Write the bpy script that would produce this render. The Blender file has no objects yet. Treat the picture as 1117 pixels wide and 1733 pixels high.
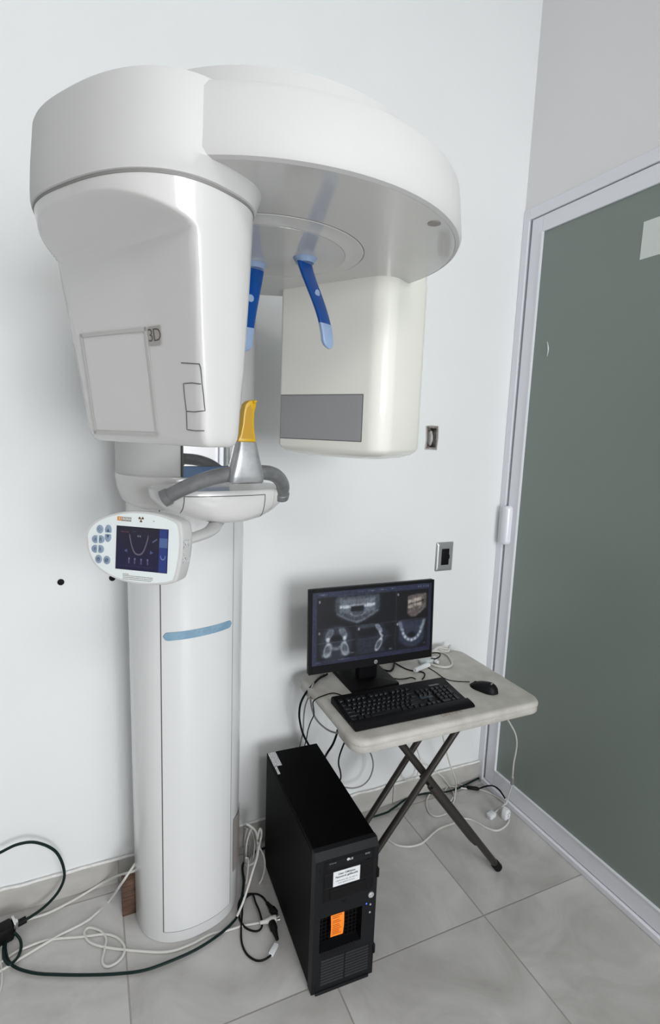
import bpy, bmesh, math, random
import numpy as np
from mathutils import Vector, Matrix

random.seed(7)
rng = np.random.default_rng(3)
SC = bpy.context.scene
COL = SC.collection
PI = math.pi

# ------------------------------------------------------------------ camera
CAM = Vector((-1.74964, -1.94135, 1.7))
RM = ((0.912873, -0.406628, 0.036286), (-0.027418, -0.149749, -0.988344), (0.407322, 0.901238, -0.147851))
FPX = 909.264
cd = bpy.data.cameras.new('camera')
cd.sensor_fit = 'VERTICAL'
cd.sensor_height = 36.0
cd.lens = FPX / 1733 * 36.0
cd.clip_start = 0.02
cam = bpy.data.objects.new('camera', cd)
COL.objects.link(cam)
m = Matrix.Identity(4)
for i in range(3):
    m[i][0] = RM[0][i]; m[i][1] = -RM[1][i]; m[i][2] = -RM[2][i]; m[i][3] = CAM[i]
cam.matrix_world = m
SC.camera = cam

# ------------------------------------------------------------------ view, world, lights
SC.view_settings.view_transform = 'Standard'
SC.view_settings.look = 'None'
SC.view_settings.gamma = 1.0
SC.view_settings.use_curve_mapping = False
SC.view_settings.exposure = 0.12
w = bpy.data.worlds.new('daylight'); SC.world = w
w.use_nodes = True
w.node_tree.nodes['Background'].inputs[0].default_value = (0.78, 0.88, 1.0, 1)
w.node_tree.nodes['Background'].inputs[1].default_value = 1.0

WIN_X0, WIN_X1, WIN_Z0, WIN_Z1, FRONT_Y = -1.75, -0.1, 0.8, 2.8, -6.5
SIDE_Y0, SIDE_Y1 = -6.2, -3.6
LAMP = (-1.2, -4.3)
LEFT_X, CEIL_Z, DOOR_TOP, DOOR_END = -4.4, 3.7, 2.668, -2.6

def area(name, loc, target, sx, sy, power, color):
    l = bpy.data.lights.new(name, 'AREA')
    l.shape = 'RECTANGLE'; l.size = sx; l.size_y = sy; l.energy = power; l.color = color
    o = bpy.data.objects.new(name, l); COL.objects.link(o)
    o.location = loc
    o.rotation_euler = (Vector(target) - Vector(loc)).to_track_quat('-Z', 'Y').to_euler()
    return o
area('window_daylight', ((WIN_X0 + WIN_X1) / 2, FRONT_Y - 0.16, (WIN_Z0 + WIN_Z1) / 2), (-1.0, 0, 1.4), WIN_X1 - WIN_X0, WIN_Z1 - WIN_Z0, 150, (0.975, 0.985, 1.0))
area('added_side_fill', (0.16, (SIDE_Y0 + SIDE_Y1) / 2, (WIN_Z0 + WIN_Z1) / 2), (-2.2, -2.4, 1.2), SIDE_Y1 - SIDE_Y0, WIN_Z1 - WIN_Z0, 48, (0.975, 0.985, 1.0))  # added fill from a made-up side window, brightens right-facing surfaces
area('added_fill_light', (LAMP[0], LAMP[1], CEIL_Z - 0.09), (LAMP[0], LAMP[1], 0), 1.4, 1.0, 52, (1.0, 0.985, 0.96))  # added overhead fill, no such lamp known in the room

# ------------------------------------------------------------------ photo geometry helpers (true planes of the room)
def ray(px, py):
    a, b = (px - 558.5) / FPX, (py - 866.5) / FPX
    return Vector([RM[0][i] * a + RM[1][i] * b + RM[2][i] for i in range(3)])
def at(px, py, axis, val):
    i = 'xyz'.index(axis); d = ray(px, py)
    return CAM + d * ((val - CAM[i]) / d[i])
def fl(px, py, z=0.004): return at(px, py, 'z', z)
def bk(px, py, y): return at(px, py, 'y', y)

# ------------------------------------------------------------------ materials
MATS = {}
def mat(name, color, rough=0.5, metal=0.0, spec=0.5, coat=0.0, trans=0.0, emit=None, es=1.0, ior=None, alpha=None):
    if name in MATS: return MATS[name]
    x = bpy.data.materials.new(name); x.use_nodes = True
    b = x.node_tree.nodes['Principled BSDF']
    b.inputs['Base Color'].default_value = (*color, 1)
    b.inputs['Roughness'].default_value = rough
    b.inputs['Metallic'].default_value = metal
    b.inputs['Specular IOR Level'].default_value = spec
    b.inputs['Coat Weight'].default_value = coat
    b.inputs['Coat Roughness'].default_value = 0.05
    b.inputs['Transmission Weight'].default_value = trans
    if ior: b.inputs['IOR'].default_value = ior
    if emit:
        b.inputs['Emission Color'].default_value = (*emit, 1)
        b.inputs['Emission Strength'].default_value = es
    MATS[name] = x
    return x
def nodes(x):
    nt = x.node_tree
    return nt, nt.nodes['Principled BSDF'], (lambda t: nt.nodes.new(t)), (lambda a, b: nt.links.new(a, b))
def noise_color(x, c1, c2, scale, detail=4, rough=0.55, lo=0.35, hi=0.65, bump=0.0, bscale=None, stretch=None):
    nt, b, N, L = nodes(x)
    geo = N('ShaderNodeNewGeometry'); n = N('ShaderNodeTexNoise'); r = N('ShaderNodeValToRGB')
    src = geo.outputs['Position']
    if stretch:
        mp = N('ShaderNodeMapping'); mp.inputs['Scale'].default_value = stretch
        L(src, mp.inputs['Vector']); src = mp.outputs['Vector']
    L(src, n.inputs['Vector'])
    n.inputs['Scale'].default_value = scale; n.inputs['Detail'].default_value = detail; n.inputs['Roughness'].default_value = rough
    r.color_ramp.elements[0].position = lo; r.color_ramp.elements[1].position = hi
    r.color_ramp.elements[0].color = (*c1, 1); r.color_ramp.elements[1].color = (*c2, 1)
    L(n.outputs['Fac'], r.inputs['Fac']); L(r.outputs['Color'], b.inputs['Base Color'])
    if bump:
        n2 = N('ShaderNodeTexNoise'); n2.inputs['Scale'].default_value = bscale or scale * 6; n2.inputs['Detail'].default_value = 5
        bp = N('ShaderNodeBump'); bp.inputs['Strength'].default_value = bump; bp.inputs['Distance'].default_value = 0.004
        L(src, n2.inputs['Vector']); L(n2.outputs['Fac'], bp.inputs['Height']); L(bp.outputs['Normal'], b.inputs['Normal'])
    return x

M_WALL = noise_color(mat('wall_paint', (0.80, 0.82, 0.82), 0.55, spec=0.3), (0.775, 0.795, 0.80), (0.80, 0.815, 0.82), 1.7, bump=0.12, bscale=9)
M_WALL2 = noise_color(mat('side_wall_lightened', (0.80, 0.80, 0.81), 0.6, spec=0.3), (0.85, 0.85, 0.86), (0.87, 0.87, 0.88), 1.7, bump=0.15, bscale=9)  # same paint as the back wall, lightened in place of missing light
M_FAR = mat('bounce_cut_grey', (0.55, 0.55, 0.54), 0.6, spec=0.3)  # unseen front wall, grey chosen to weaken bounced light
M_LEFTWALL = mat('bounce_cut_dark_grey', (0.30, 0.30, 0.295), 0.6, spec=0.3)  # unseen left wall, darkened to cut light bounced onto the machine
M_CEIL = mat('ceiling_paint', (0.82, 0.82, 0.81), 0.8)
M_BASE = noise_color(mat('baseboard_tile', (0.45, 0.44, 0.42), 0.4), (0.42, 0.41, 0.39), (0.50, 0.49, 0.465), 7, 6, stretch=(1, 1, 2))
M_CAULK = noise_color(mat('plaster_edge', (0.74, 0.74, 0.72), 0.7), (0.68, 0.67, 0.65), (0.80, 0.80, 0.79), 30)
M_PLASTIC = mat('white_gloss_plastic', (0.62, 0.62, 0.61), 0.16, spec=0.5, coat=0.35)
M_PLASTIC2 = mat('white_satin_plastic', (0.57, 0.567, 0.565), 0.5, spec=0.25)
M_CREAM = mat('pale_gloss_plastic', (0.82, 0.815, 0.76), 0.17, spec=0.5, coat=0.3)
M_COLUMN = mat('column_enamel', (0.69, 0.70, 0.70), 0.2, spec=0.5, coat=0.25)
M_SEAM = mat('dark_seam', (0.09, 0.09, 0.09), 0.7)
M_JOINT = mat('grey_joint', (0.22, 0.215, 0.21), 0.6)
M_GREYLINE = mat('grey_print', (0.46, 0.45, 0.44), 0.5)
M_GREYBADGE = mat('badge_grey', (0.30, 0.28, 0.26), 0.45)
M_SCREENGREY = mat('grey_window', (0.30, 0.305, 0.315), 0.3, spec=0.4)
M_HANDLE = noise_color(mat('handle_grey', (0.14, 0.145, 0.15), 0.4, metal=0.25), (0.165, 0.17, 0.175), (0.215, 0.22, 0.225), 40)
M_BRACKET = noise_color(mat('bracket_silver', (0.42, 0.43, 0.44), 0.33, metal=0.55), (0.29, 0.30, 0.31), (0.43, 0.44, 0.45), 26)
M_YELLOW = mat('yellow_plastic', (0.58, 0.345, 0.003), 0.35)
M_BLUE = mat('blue_translucent', (0.003, 0.060, 0.27), 0.18, spec=0.5, coat=0.3)
M_BLUEPAD = mat('pale_blue_rubber', (0.27, 0.37, 0.55), 0.5)
M_STRIP = noise_color(mat('blue_grey_strip', (0.19, 0.33, 0.45), 0.45), (0.17, 0.31, 0.43), (0.22, 0.36, 0.48), 30)
M_MIRROR = mat('mirror', (0.9, 0.91, 0.92), 0.02, metal=1.0)
M_MIRRORBLUE = mat('mirror_blue', (0.08, 0.15, 0.28), 0.25)
M_ALU = mat('aluminium_white', (0.84, 0.85, 0.90), 0.34, metal=0.1, spec=0.5)
M_GAP = mat('shadow_gap', (0.05, 0.05, 0.06), 0.7)
M_GLASS = mat('frosted_glass', (0.22, 0.26, 0.235), 0.34, spec=0.5)
M_PAPER = mat('paper_white', (0.72, 0.76, 0.73), 0.7)
M_BLACK = noise_color(mat('black_steel', (0.0015, 0.0015, 0.0017), 0.5, spec=0.05), (0.001, 0.001, 0.0012), (0.002, 0.002, 0.0022), 60)
M_BEZEL = mat('black_plastic', (0.0085, 0.009, 0.0105), 0.45, spec=0.15)
M_BEZEL2 = mat('black_plastic_dark', (0.005, 0.005, 0.006), 0.45, spec=0.15)
M_DEEP = mat('deep_black', (0.003, 0.003, 0.0035), 0.6, spec=0.2)
M_KEY = mat('key_black', (0.0075, 0.008, 0.0095), 0.35, spec=0.35)
M_RUBBER = mat('black_rubber', (0.006, 0.006, 0.0065), 0.5, spec=0.15)
M_SILVER = mat('silver_button', (0.62, 0.62, 0.62), 0.3, metal=0.7)
M_ORANGE = mat('orange_label', (1.0, 0.26, 0.012), 0.55, emit=None)
M_LABEL = mat('label_white', (0.72, 0.74, 0.76), 0.55)
M_LABELGREY = noise_color(mat('label_print', (0.4, 0.4, 0.4), 0.55), (0.12, 0.12, 0.13), (0.66, 0.67, 0.68), 260, 2, lo=0.36, hi=0.48)
M_INK = mat('ink_black', (0.03, 0.03, 0.035), 0.6)
M_INKORANGE = mat('ink_rust', (0.45, 0.10, 0.01), 0.6)
M_INKWHITE = mat('ink_pale', (0.55, 0.55, 0.56), 0.5)
M_TABLE = noise_color(mat('table_polyethylene', (0.52, 0.50, 0.47), 0.55), (0.43, 0.41, 0.375), (0.56, 0.545, 0.51), 11, 6, bump=0.25, bscale=140)
M_LEG = mat('table_leg_bronze', (0.032, 0.028, 0.024), 0.42, metal=0.3)
M_WHITECABLE = mat('white_cable', (0.60, 0.59, 0.56), 0.45)
M_GREYCABLE = mat('grey_cable', (0.25, 0.25, 0.25), 0.45)
M_GREEN = mat('dark_green_cable', (0.002, 0.014, 0.012), 0.5, spec=0.25)
M_WOOD = noise_color(mat('brown_wood', (0.14, 0.07, 0.04), 0.6), (0.05, 0.026, 0.016), (0.13, 0.068, 0.04), 18, 4, stretch=(1, 1, 8))
M_CHROME = mat('chrome', (0.7, 0.7, 0.7), 0.18, metal=1.0)
M_PLATE = mat('brushed_plate', (0.50, 0.515, 0.52), 0.32, metal=0.7)
M_BTNBLUE = mat('button_blue', (0.25, 0.325, 0.42), 0.5)
M_BTNINK = mat('button_ink', (0.05, 0.09, 0.16), 0.5)
M_PANEL = mat('panel_overlay', (0.74, 0.79, 0.79), 0.42)
M_HOLE = noise_color(mat('rubble', (0.2, 0.18, 0.16), 0.8), (0.09, 0.08, 0.075), (0.34, 0.31, 0.28), 60)
M_LED = mat('blue_led', (0.02, 0.03, 0.3), 0.3, emit=(0.05, 0.1, 1.0), es=2.0)
M_TRANSL = mat('clear_plastic', (0.55, 0.60, 0.60), 0.2)

# floor tiles
M_FLOOR = mat('floor_tile', (0.42, 0.415, 0.40), 0.26, spec=0.45)
def floor_nodes():
    nt, b, N, L = nodes(M_FLOOR)
    geo = N('ShaderNodeNewGeometry'); sp = N('ShaderNodeSeparateXYZ'); L(geo.outputs['Position'], sp.inputs[0])
    def mth(op, a, bb=None, c=None):
        n = N('ShaderNodeMath'); n.operation = op
        for i, v in enumerate((a, bb, c)):
            if v is None: continue
            if isinstance(v, (int, float)): n.inputs[i].default_value = v
            else: L(v, n.inputs[i])
        return n.outputs[0]
    T = 0.593
    ds = []; cells = []
    for o, off in (('X', 0.497), ('Y', 0.641)):
        s = mth('DIVIDE', mth('ADD', sp.outputs[o], off + 10 * T), T)
        f = mth('FRACT', s)
        ds.append(mth('MULTIPLY', mth('MINIMUM', f, mth('SUBTRACT', 1.0, f)), T))
        cells.append(mth('FLOOR', s))
    d = mth('MINIMUM', ds[0], ds[1])
    g = mth('LESS_THAN', d, 0.0026)
    cell = N('ShaderNodeCombineXYZ'); L(cells[0], cell.inputs[0]); L(cells[1], cell.inputs[1])
    sc = N('ShaderNodeVectorMath'); sc.operation = 'SCALE'; sc.inputs['Scale'].default_value = 3.7; L(cell.outputs[0], sc.inputs[0])
    ad = N('ShaderNodeVectorMath'); L(geo.outputs['Position'], ad.inputs[0]); L(sc.outputs[0], ad.inputs[1])
    n = N('ShaderNodeTexNoise'); n.inputs['Scale'].default_value = 3.2; n.inputs['Detail'].default_value = 7; n.inputs['Roughness'].default_value = 0.6; n.inputs['Distortion'].default_value = 0.9
    L(ad.outputs[0], n.inputs['Vector'])
    r = N('ShaderNodeValToRGB'); e = r.color_ramp.elements
    e[0].position = 0.30; e[0].color = (0.385, 0.372, 0.355, 1); e[1].position = 0.66; e[1].color = (0.57, 0.56, 0.55, 1)
    L(n.outputs['Fac'], r.inputs['Fac'])
    mx = N('ShaderNodeMix'); mx.data_type = 'RGBA'
    L(g, mx.inputs['Factor']); L(r.outputs['Color'], mx.inputs['A']); mx.inputs['B'].default_value = (0.33, 0.31, 0.29, 1)
    L(mx.outputs['Result'], b.inputs['Base Color'])
    rg = mth('ADD', 0.24, mth('MULTIPLY', g, 0.5)); L(rg, b.inputs['Roughness'])
    bp = N('ShaderNodeBump'); bp.inputs['Strength'].default_value = 0.5; bp.inputs['Distance'].default_value = 0.002
    L(mth('MINIMUM', mth('MULTIPLY', d, 300.0), 1.0), bp.inputs['Height']); L(bp.outputs['Normal'], b.inputs['Normal'])
floor_nodes()

# ------------------------------------------------------------------ mesh builder
WL = {}
def frame(o, x, y, z=None):
    x = Vector(x).normalized(); y = Vector(y)
    y = (y - x * y.dot(x)).normalized(); z = x.cross(y) if z is None else Vector(z)
    mm = Matrix.Identity(4)
    for i in range(3):
        mm[i][0], mm[i][1], mm[i][2], mm[i][3] = x[i], y[i], z[i], o[i]
    return mm
ID = Matrix.Identity(4)
class MB:
    def __init__(s): s.bm = bmesh.new()
    def merge(s, t, mi=0, mtx=None):
        if mtx is not None: t.transform(mtx)
        mp = {v: s.bm.verts.new(v.co) for v in t.verts}
        for f in t.faces:
            try:
                nf = s.bm.faces.new([mp[v] for v in f.verts]); nf.material_index = mi
            except ValueError: pass
        t.free(); return s
    def box(s, c, size, mtx=None, bev=0.0, seg=2, mi=0, taper=None):
        t = bmesh.new(); bmesh.ops.create_cube(t, size=1.0)
        for v in t.verts:
            k = Vector(v.co)
            if taper and v.co.z > 0: k.x *= taper[0]; k.y *= taper[1]
            v.co = Vector((k.x * size[0] + c[0], k.y * size[1] + c[1], k.z * size[2] + c[2]))
        if bev:
            bmesh.ops.bevel(t, geom=list(t.edges), offset=min(bev, min(size) * 0.49), segments=seg, affect='EDGES', profile=0.5)
        return s.merge(t, mi, mtx)
    def bb(s, lo, hi, mtx=None, bev=0.0, seg=2, mi=0):
        return s.box([(a + b) / 2 for a, b in zip(lo, hi)], [abs(b - a) for a, b in zip(lo, hi)], mtx, bev, seg, mi)
    def loft(s, rings, cap=True, mi=0, mtx=None, closed=True):
        t = bmesh.new(); R = [[t.verts.new(Vector(p)) for p in r] for r in rings]
        n = len(R[0])
        for a, b in zip(R, R[1:]):
            for i in range(n if closed else n - 1):
                j = (i + 1) % n
                t.faces.new((a[i], a[j], b[j], b[i]))
        if cap:
            t.faces.new(list(reversed(R[0]))); t.faces.new(R[-1])
        bmesh.ops.recalc_face_normals(t, faces=list(t.faces))
        return s.merge(t, mi, mtx)
    def prism(s, pts, z0, z1, mtx=None, bev=0.0, seg=2, mi=0):
        t = bmesh.new()
        a = [t.verts.new((p[0], p[1], z0)) for p in pts]; b = [t.verts.new((p[0], p[1], z1)) for p in pts]
        t.faces.new(list(reversed(a))); t.faces.new(b)
        n = len(a)
        for i in range(n): t.faces.new((a[i], a[(i + 1) % n], b[(i + 1) % n], b[i]))
        bmesh.ops.recalc_face_normals(t, faces=list(t.faces))
        if bev:
            es = [e for e in t.edges if len({round(v.co.z, 6) for v in e.verts}) == 1 and abs(e.verts[0].co.z - z1) < 1e-6]
            bmesh.ops.bevel(t, geom=es, offset=bev, segments=seg, affect='EDGES', profile=0.5)
        return s.merge(t, mi, mtx)
    def lathe(s, prof, c=(0, 0, 0), n=48, mtx=None, mi=0):
        rings = []
        for r, z in prof:
            rings.append([(c[0] + max(r, 1e-5) * math.cos(2 * PI * i / n), c[1] + max(r, 1e-5) * math.sin(2 * PI * i / n), c[2] + z) for i in range(n)])
        return s.loft(rings, True, mi, mtx)
    def tube(s, pts, r, n=10, smooth=0, mi=0, mtx=None, ell=1.0, radii=None):
        P = [Vector(p) for p in pts]
        if smooth: P = crom(P, smooth)
        rings = []; nrm = None
        for i, p in enumerate(P):
            tg = (P[min(i + 1, len(P) - 1)] - P[max(i - 1, 0)])
            if tg.length < 1e-9: tg = Vector((0, 0, 1))
            tg.normalize()
            if nrm is None:
                nrm = tg.cross(Vector((0, 0, 1)))
                if nrm.length < 1e-3: nrm = tg.cross(Vector((1, 0, 0)))
            nrm = (nrm - tg * nrm.dot(tg)).normalized(); b = tg.cross(nrm)
            rr = r if radii is None else np.interp(i / (len(P) - 1), np.linspace(0, 1, len(radii)), radii)
            rings.append([p + nrm * (rr * math.cos(2 * PI * k / n)) + b * (rr * ell * math.sin(2 * PI * k / n)) for k in range(n)])
        return s.loft(rings, True, mi, mtx)
    def poly(s, pts, mi=0, mtx=None):
        t = bmesh.new(); t.faces.new([t.verts.new(Vector(p)) for p in pts]); return s.merge(t, mi, mtx)
    def text(s, txt, size, mtx, depth=0.0004, mi=0, align='CENTER', bold=0.0, space=1.0):
        cu = bpy.data.curves.new('lettering', 'FONT'); cu.body = txt; cu.size = size; cu.extrude = depth
        cu.align_x = align; cu.align_y = 'CENTER'; cu.offset = bold; cu.resolution_u = 3; cu.space_character = space
        o = bpy.data.objects.new('lettering', cu); COL.objects.link(o)
        dg = bpy.context.evaluated_depsgraph_get()
        me = bpy.data.meshes.new_from_object(o.evaluated_get(dg))
        t = bmesh.new(); t.from_mesh(me)
        bpy.data.objects.remove(o); bpy.data.curves.remove(cu); bpy.data.meshes.remove(me)
        return s.merge(t, mi, mtx)
    def build(s, name, mats, parent=None, loc=None, angle=35, flat=False):
        if not isinstance(mats, (list, tuple)): mats = [mats]
        me = bpy.data.meshes.new(name)
        vs = [v.co for v in s.bm.verts]
        if loc is None:
            lo = Vector([min(v[i] for v in vs) for i in range(3)]); hi = Vector([max(v[i] for v in vs) for i in range(3)])
            loc = Vector(((lo.x + hi.x) / 2, (lo.y + hi.y) / 2, lo.z))
        loc = Vector(loc)
        s.bm.transform(Matrix.Translation(-loc))
        s.bm.to_mesh(me); s.bm.free()
        for x in mats: me.materials.append(x)
        if not flat:
            me.polygons.foreach_set('use_smooth', [True] * len(me.polygons))
            me.set_sharp_from_angle(angle=math.radians(angle))
        o = bpy.data.objects.new(name, me); COL.objects.link(o)
        WL[o.name] = loc
        if parent: o.parent = parent; o.location = loc - WL[parent.name]
        else: o.location = loc
        return o
def crom(P, k):
    out = []
    for i in range(len(P) - 1):
        p0, p1, p2, p3 = P[max(i - 1, 0)], P[i], P[i + 1], P[min(i + 2, len(P) - 1)]
        for j in range(k):
            t = j / k
            out.append(0.5 * ((2 * p1) + (p2 - p0) * t + (2 * p0 - 5 * p1 + 4 * p2 - p3) * t * t + (3 * p1 - p0 - 3 * p2 + p3) * t ** 3))
    out.append(P[-1]); return out
def thing(name, label, cat, loc, group=None):
    o = bpy.data.objects.new(name, None); COL.objects.link(o); o.location = loc
    o.empty_display_size = 0.05
    WL[o.name] = Vector(loc); o['label'] = label; o['category'] = cat
    if group: o['group'] = group
    return o
def tag(o, label, cat, group=None):
    o['label'] = label; o['category'] = cat
    if group: o['group'] = group
    return o
def struct(o): o['kind'] = 'structure'; return o
def rrect(x0, y0, x1, y1, r, n=6):
    r = min(r, (x1 - x0) / 2 - 1e-5, (y1 - y0) / 2 - 1e-5); out = []
    for cx, cy, a in ((x1 - r, y1 - r, 0), (x0 + r, y1 - r, 90), (x0 + r, y0 + r, 180), (x1 - r, y0 + r, 270)):
        for k in range(n + 1):
            t = math.radians(a + 90 * k / n); out.append((cx + r * math.cos(t), cy + r * math.sin(t)))
    return out
def sell(hw, hd, n, k=64):
    out = []
    for i in range(k):
        t = 2 * PI * i / k; c, s = math.cos(t), math.sin(t)
        out.append((hw * math.copysign(abs(c) ** (2 / n), c), hd * math.copysign(abs(s) ** (2 / n), s)))
    return out
def screen_mesh(name, mtx, wd, ht, img, parent, strength=1.0):
    ny, nx = img.shape[:2]
    me = bpy.data.meshes.new(name)
    xs = np.linspace(-wd / 2, wd / 2, nx); ys = np.linspace(ht / 2, -ht / 2, ny)
    loc = mtx.translation.copy()
    R = mtx.to_3x3()
    verts = [R @ Vector((x, y, 0)) for y in ys for x in xs]
    faces = [(j * nx + i, (j + 1) * nx + i, (j + 1) * nx + i + 1, j * nx + i + 1) for j in range(ny - 1) for i in range(nx - 1)]
    me.from_pydata(verts, [], faces)
    ca = me.color_attributes.new('picture', 'FLOAT_COLOR', 'POINT')
    rgba = np.ones((ny * nx, 4), np.float32); rgba[:, :3] = np.clip(img, 0, 1).reshape(-1, 3) ** 2.2
    ca.data.foreach_set('color', rgba.ravel())
    x = bpy.data.materials.new(name + '_picture'); x.use_nodes = True
    nt, b, N, L = nodes(x)
    a = N('ShaderNodeAttribute'); a.attribute_name = 'picture'
    L(a.outputs['Color'], b.inputs['Emission Color']); b.inputs['Emission Strength'].default_value = strength
    b.inputs['Base Color'].default_value = (0.008, 0.008, 0.01, 1); b.inputs['Roughness'].default_value = 0.35
    b.inputs['Specular IOR Level'].default_value = 0.3
    me.materials.append(x)
    o = bpy.data.objects.new(name, me); COL.objects.link(o); WL[o.name] = loc
    o.parent = parent; o.location = loc - WL[parent.name]
    return o

# ================================================================== SETTING
def quad_wall(axis, v, a0, a1, b0, b1, holes, thick):
    """wall in plane axis=v, spanning a (x or y) and b (z), with rectangular holes, thick towards outside"""
    mb = MB()
    As = sorted({a0, a1, *[h[0] for h in holes], *[h[1] for h in holes]}); Bs = sorted({b0, b1, *[h[2] for h in holes], *[h[3] for h in holes]})
    for i in range(len(As) - 1):
        for j in range(len(Bs) - 1):
            ca, cb = (As[i] + As[i + 1]) / 2, (Bs[j] + Bs[j + 1]) / 2
            if any(h[0] < ca < h[1] and h[2] < cb < h[3] for h in holes): continue
            if axis == 'y': mb.bb((As[i], v, Bs[j]), (As[i + 1], v + thick, Bs[j + 1]))
            else: mb.bb((v, As[i], Bs[j]), (v + thick, As[i + 1], Bs[j + 1]))
    return mb
HB = (-0.437, -0.380, 1.641, 1.738)      # knocked-out wall box
struct(quad_wall('y', 0.0, LEFT_X - 0.1, 0.12, 0, CEIL_Z, [HB], 0.12).build('wall_back', M_WALL, flat=True))
struct(quad_wall('x', 0.0, FRONT_Y - 0.1, 0.0, 0, CEIL_Z, [(DOOR_END, 0.0, -0.1, DOOR_TOP), (SIDE_Y0, SIDE_Y1, WIN_Z0, WIN_Z1)], 0.12).build('wall_right', M_WALL2, flat=True))
struct(quad_wall('x', LEFT_X, FRONT_Y - 0.1, 0.0, 0, CEIL_Z, [], -0.12).build('wall_left', M_LEFTWALL, flat=True))
struct(quad_wall('y', FRONT_Y, LEFT_X - 0.1, 0.12, 0, CEIL_Z, [(WIN_X0, WIN_X1, WIN_Z0, WIN_Z1)], -0.12).build('wall_front', M_FAR, flat=True))
mb = MB(); mb.bb((LEFT_X - 0.1, FRONT_Y - 0.1, -0.08), (0.12, 0.12, 0)); struct(mb.build('floor', M_FLOOR, flat=True))
mb = MB(); mb.bb((LEFT_X - 0.1, FRONT_Y - 0.1, CEIL_Z), (0.12, 0.12, CEIL_Z + 0.08)); struct(mb.build('ceiling', M_CEIL, flat=True))
# tiled skirting with a rough plaster edge on top
mb = MB(); xs = [LEFT_X, -3.47, -2.877, -2.284, -1.69, -1.097, -0.504, -0.001]
for a, b in zip(xs, xs[1:]): mb.bb((a + 0.0012, -0.011, 0.0), (b - 0.0012, 0.0, 0.094), bev=0.001, seg=1)
o = struct(mb.build('baseboard_back', M_BASE))
mb = MB(); pts = []
n = 90
for i in range(n + 1):
    x = LEFT_X + (0 - LEFT_X) * i / n
    pts.append((x, -0.0065 - 0.004 * random.random(), 0.0955 + 0.004 * random.random()))
mb.tube(pts, 0.0055, 6)
mb.build('plaster_edge', M_CAULK, o)
mb = MB()
mb.bb((LEFT_X, FRONT_Y, 0), (LEFT_X + 0.011, -0.012, 0.094)); struct(mb.build('baseboard_left', M_BASE))
# tall window behind the camera
mb = MB(); fw = 0.05
for x in (WIN_X0, (WIN_X0 + WIN_X1) / 2 - fw / 2, WIN_X1 - fw): mb.bb((x, FRONT_Y - 0.08, WIN_Z0), (x + fw, FRONT_Y - 0.02, WIN_Z1))
for z in (WIN_Z0, WIN_Z1 - fw): mb.bb((WIN_X0, FRONT_Y - 0.08, z), (WIN_X1, FRONT_Y - 0.02, z + fw))
struct(mb.build('window_1', M_ALU, flat=True))
mb = MB()  # made-up side window, unseen, frames the added side fill
for y in (SIDE_Y0, (SIDE_Y0 + SIDE_Y1) / 2 - fw / 2, SIDE_Y1 - fw): mb.bb((0.02, y, WIN_Z0), (0.08, y + fw, WIN_Z1))
for z in (WIN_Z0, WIN_Z1 - fw): mb.bb((0.02, SIDE_Y0, z), (0.08, SIDE_Y1, z + fw))
struct(mb.build('added_side_window', M_ALU, flat=True))
# made-up ceiling lamp, unseen, put in for even fill light
mb = MB(); mb.bb((LAMP[0] - 0.73, LAMP[1] - 0.53, CEIL_Z - 0.06), (LAMP[0] + 0.73, LAMP[1] + 0.53, CEIL_Z), bev=0.01); tag(mb.build('added_ceiling_lamp', M_CEIL), 'added flat white ceiling lamp for fill light, unseen above and behind the camera', 'ceiling lamp')

# door: aluminium frame with one big frosted pane, standing in the right wall
D = bpy.data.objects.new('door_1', None); COL.objects.link(D); D.location = (0, -1.3, 0); WL[D.name] = Vector((0, -1.3, 0)); struct(D)
mb = MB()
mb.bb((-0.006, -0.036, 0), (0.07, -0.0005, DOOR_TOP), bev=0.0015, seg=1)           # jamb
mb.bb((-0.006, DOOR_END, DOOR_TOP - 0.045), (0.07, -0.036, DOOR_TOP), bev=0.0015, seg=1)      # head
mb.bb((-0.012, DOOR_END, 0.0005), (0.07, -0.036, 0.026), bev=0.002, seg=1)                     # sill
mb.bb((-0.006, DOOR_END, 0.026), (0.07, DOOR_END + 0.036, DOOR_TOP - 0.045), bev=0.0015, seg=1)
mb.build('door_frame', M_ALU, D)
mb = MB(); mb.bb((0.03, DOOR_END + 0.03, 0.02), (0.06, -0.03, DOOR_TOP - 0.04)); mb.build('shadow_gap', M_GAP, D, flat=True)
mb = MB()
y0, y1 = DOOR_END + 0.045, -0.050
zb0, zb1, zt0, zt1 = 0.030, 0.108, 2.555, DOOR_TOP - 0.049
for lo, hi in (((0.0, -0.110, zb0), (0.035, y1, zt1)), ((0.0, y0, zb0), (0.035, y0 + 0.06, zt1)), ((0.0, y0 + 0.06, zb0), (0.035, -0.1102, zb1)), ((0.0, y0 + 0.06, zt0), (0.035, -0.1102, zt1))):
    mb.bb(lo, hi, bev=0.0015, seg=1)
for lo, hi in (((-0.004, -0.1145, zb1), (0.01, -0.110, zt0)), ((-0.004, y0 + 0.06, zb1 - 0.001), (0.01, -0.110, zb1 + 0.004))):
    mb.bb(lo, hi)
mb.build('door_leaf', M_ALU, D)
mb = MB(); mb.bb((0.008, y0 + 0.055, zb1 - 0.005), (0.016, -0.106, zt0 + 0.005)); gl = mb.build('frosted_pane', M_GLASS, D, flat=True)
mb = MB()   # scuff on the pane
mb.tube([at(926, 578, 'x', 0.0075), at(928, 590, 'x', 0.0075), at(926, 603, 'x', 0.0075)], 0.0022, 6, 6, radii=[0.0008, 0.003, 0.0006]); mb.build('white_scuff', M_LABEL, gl)
mb = MB()
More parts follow.
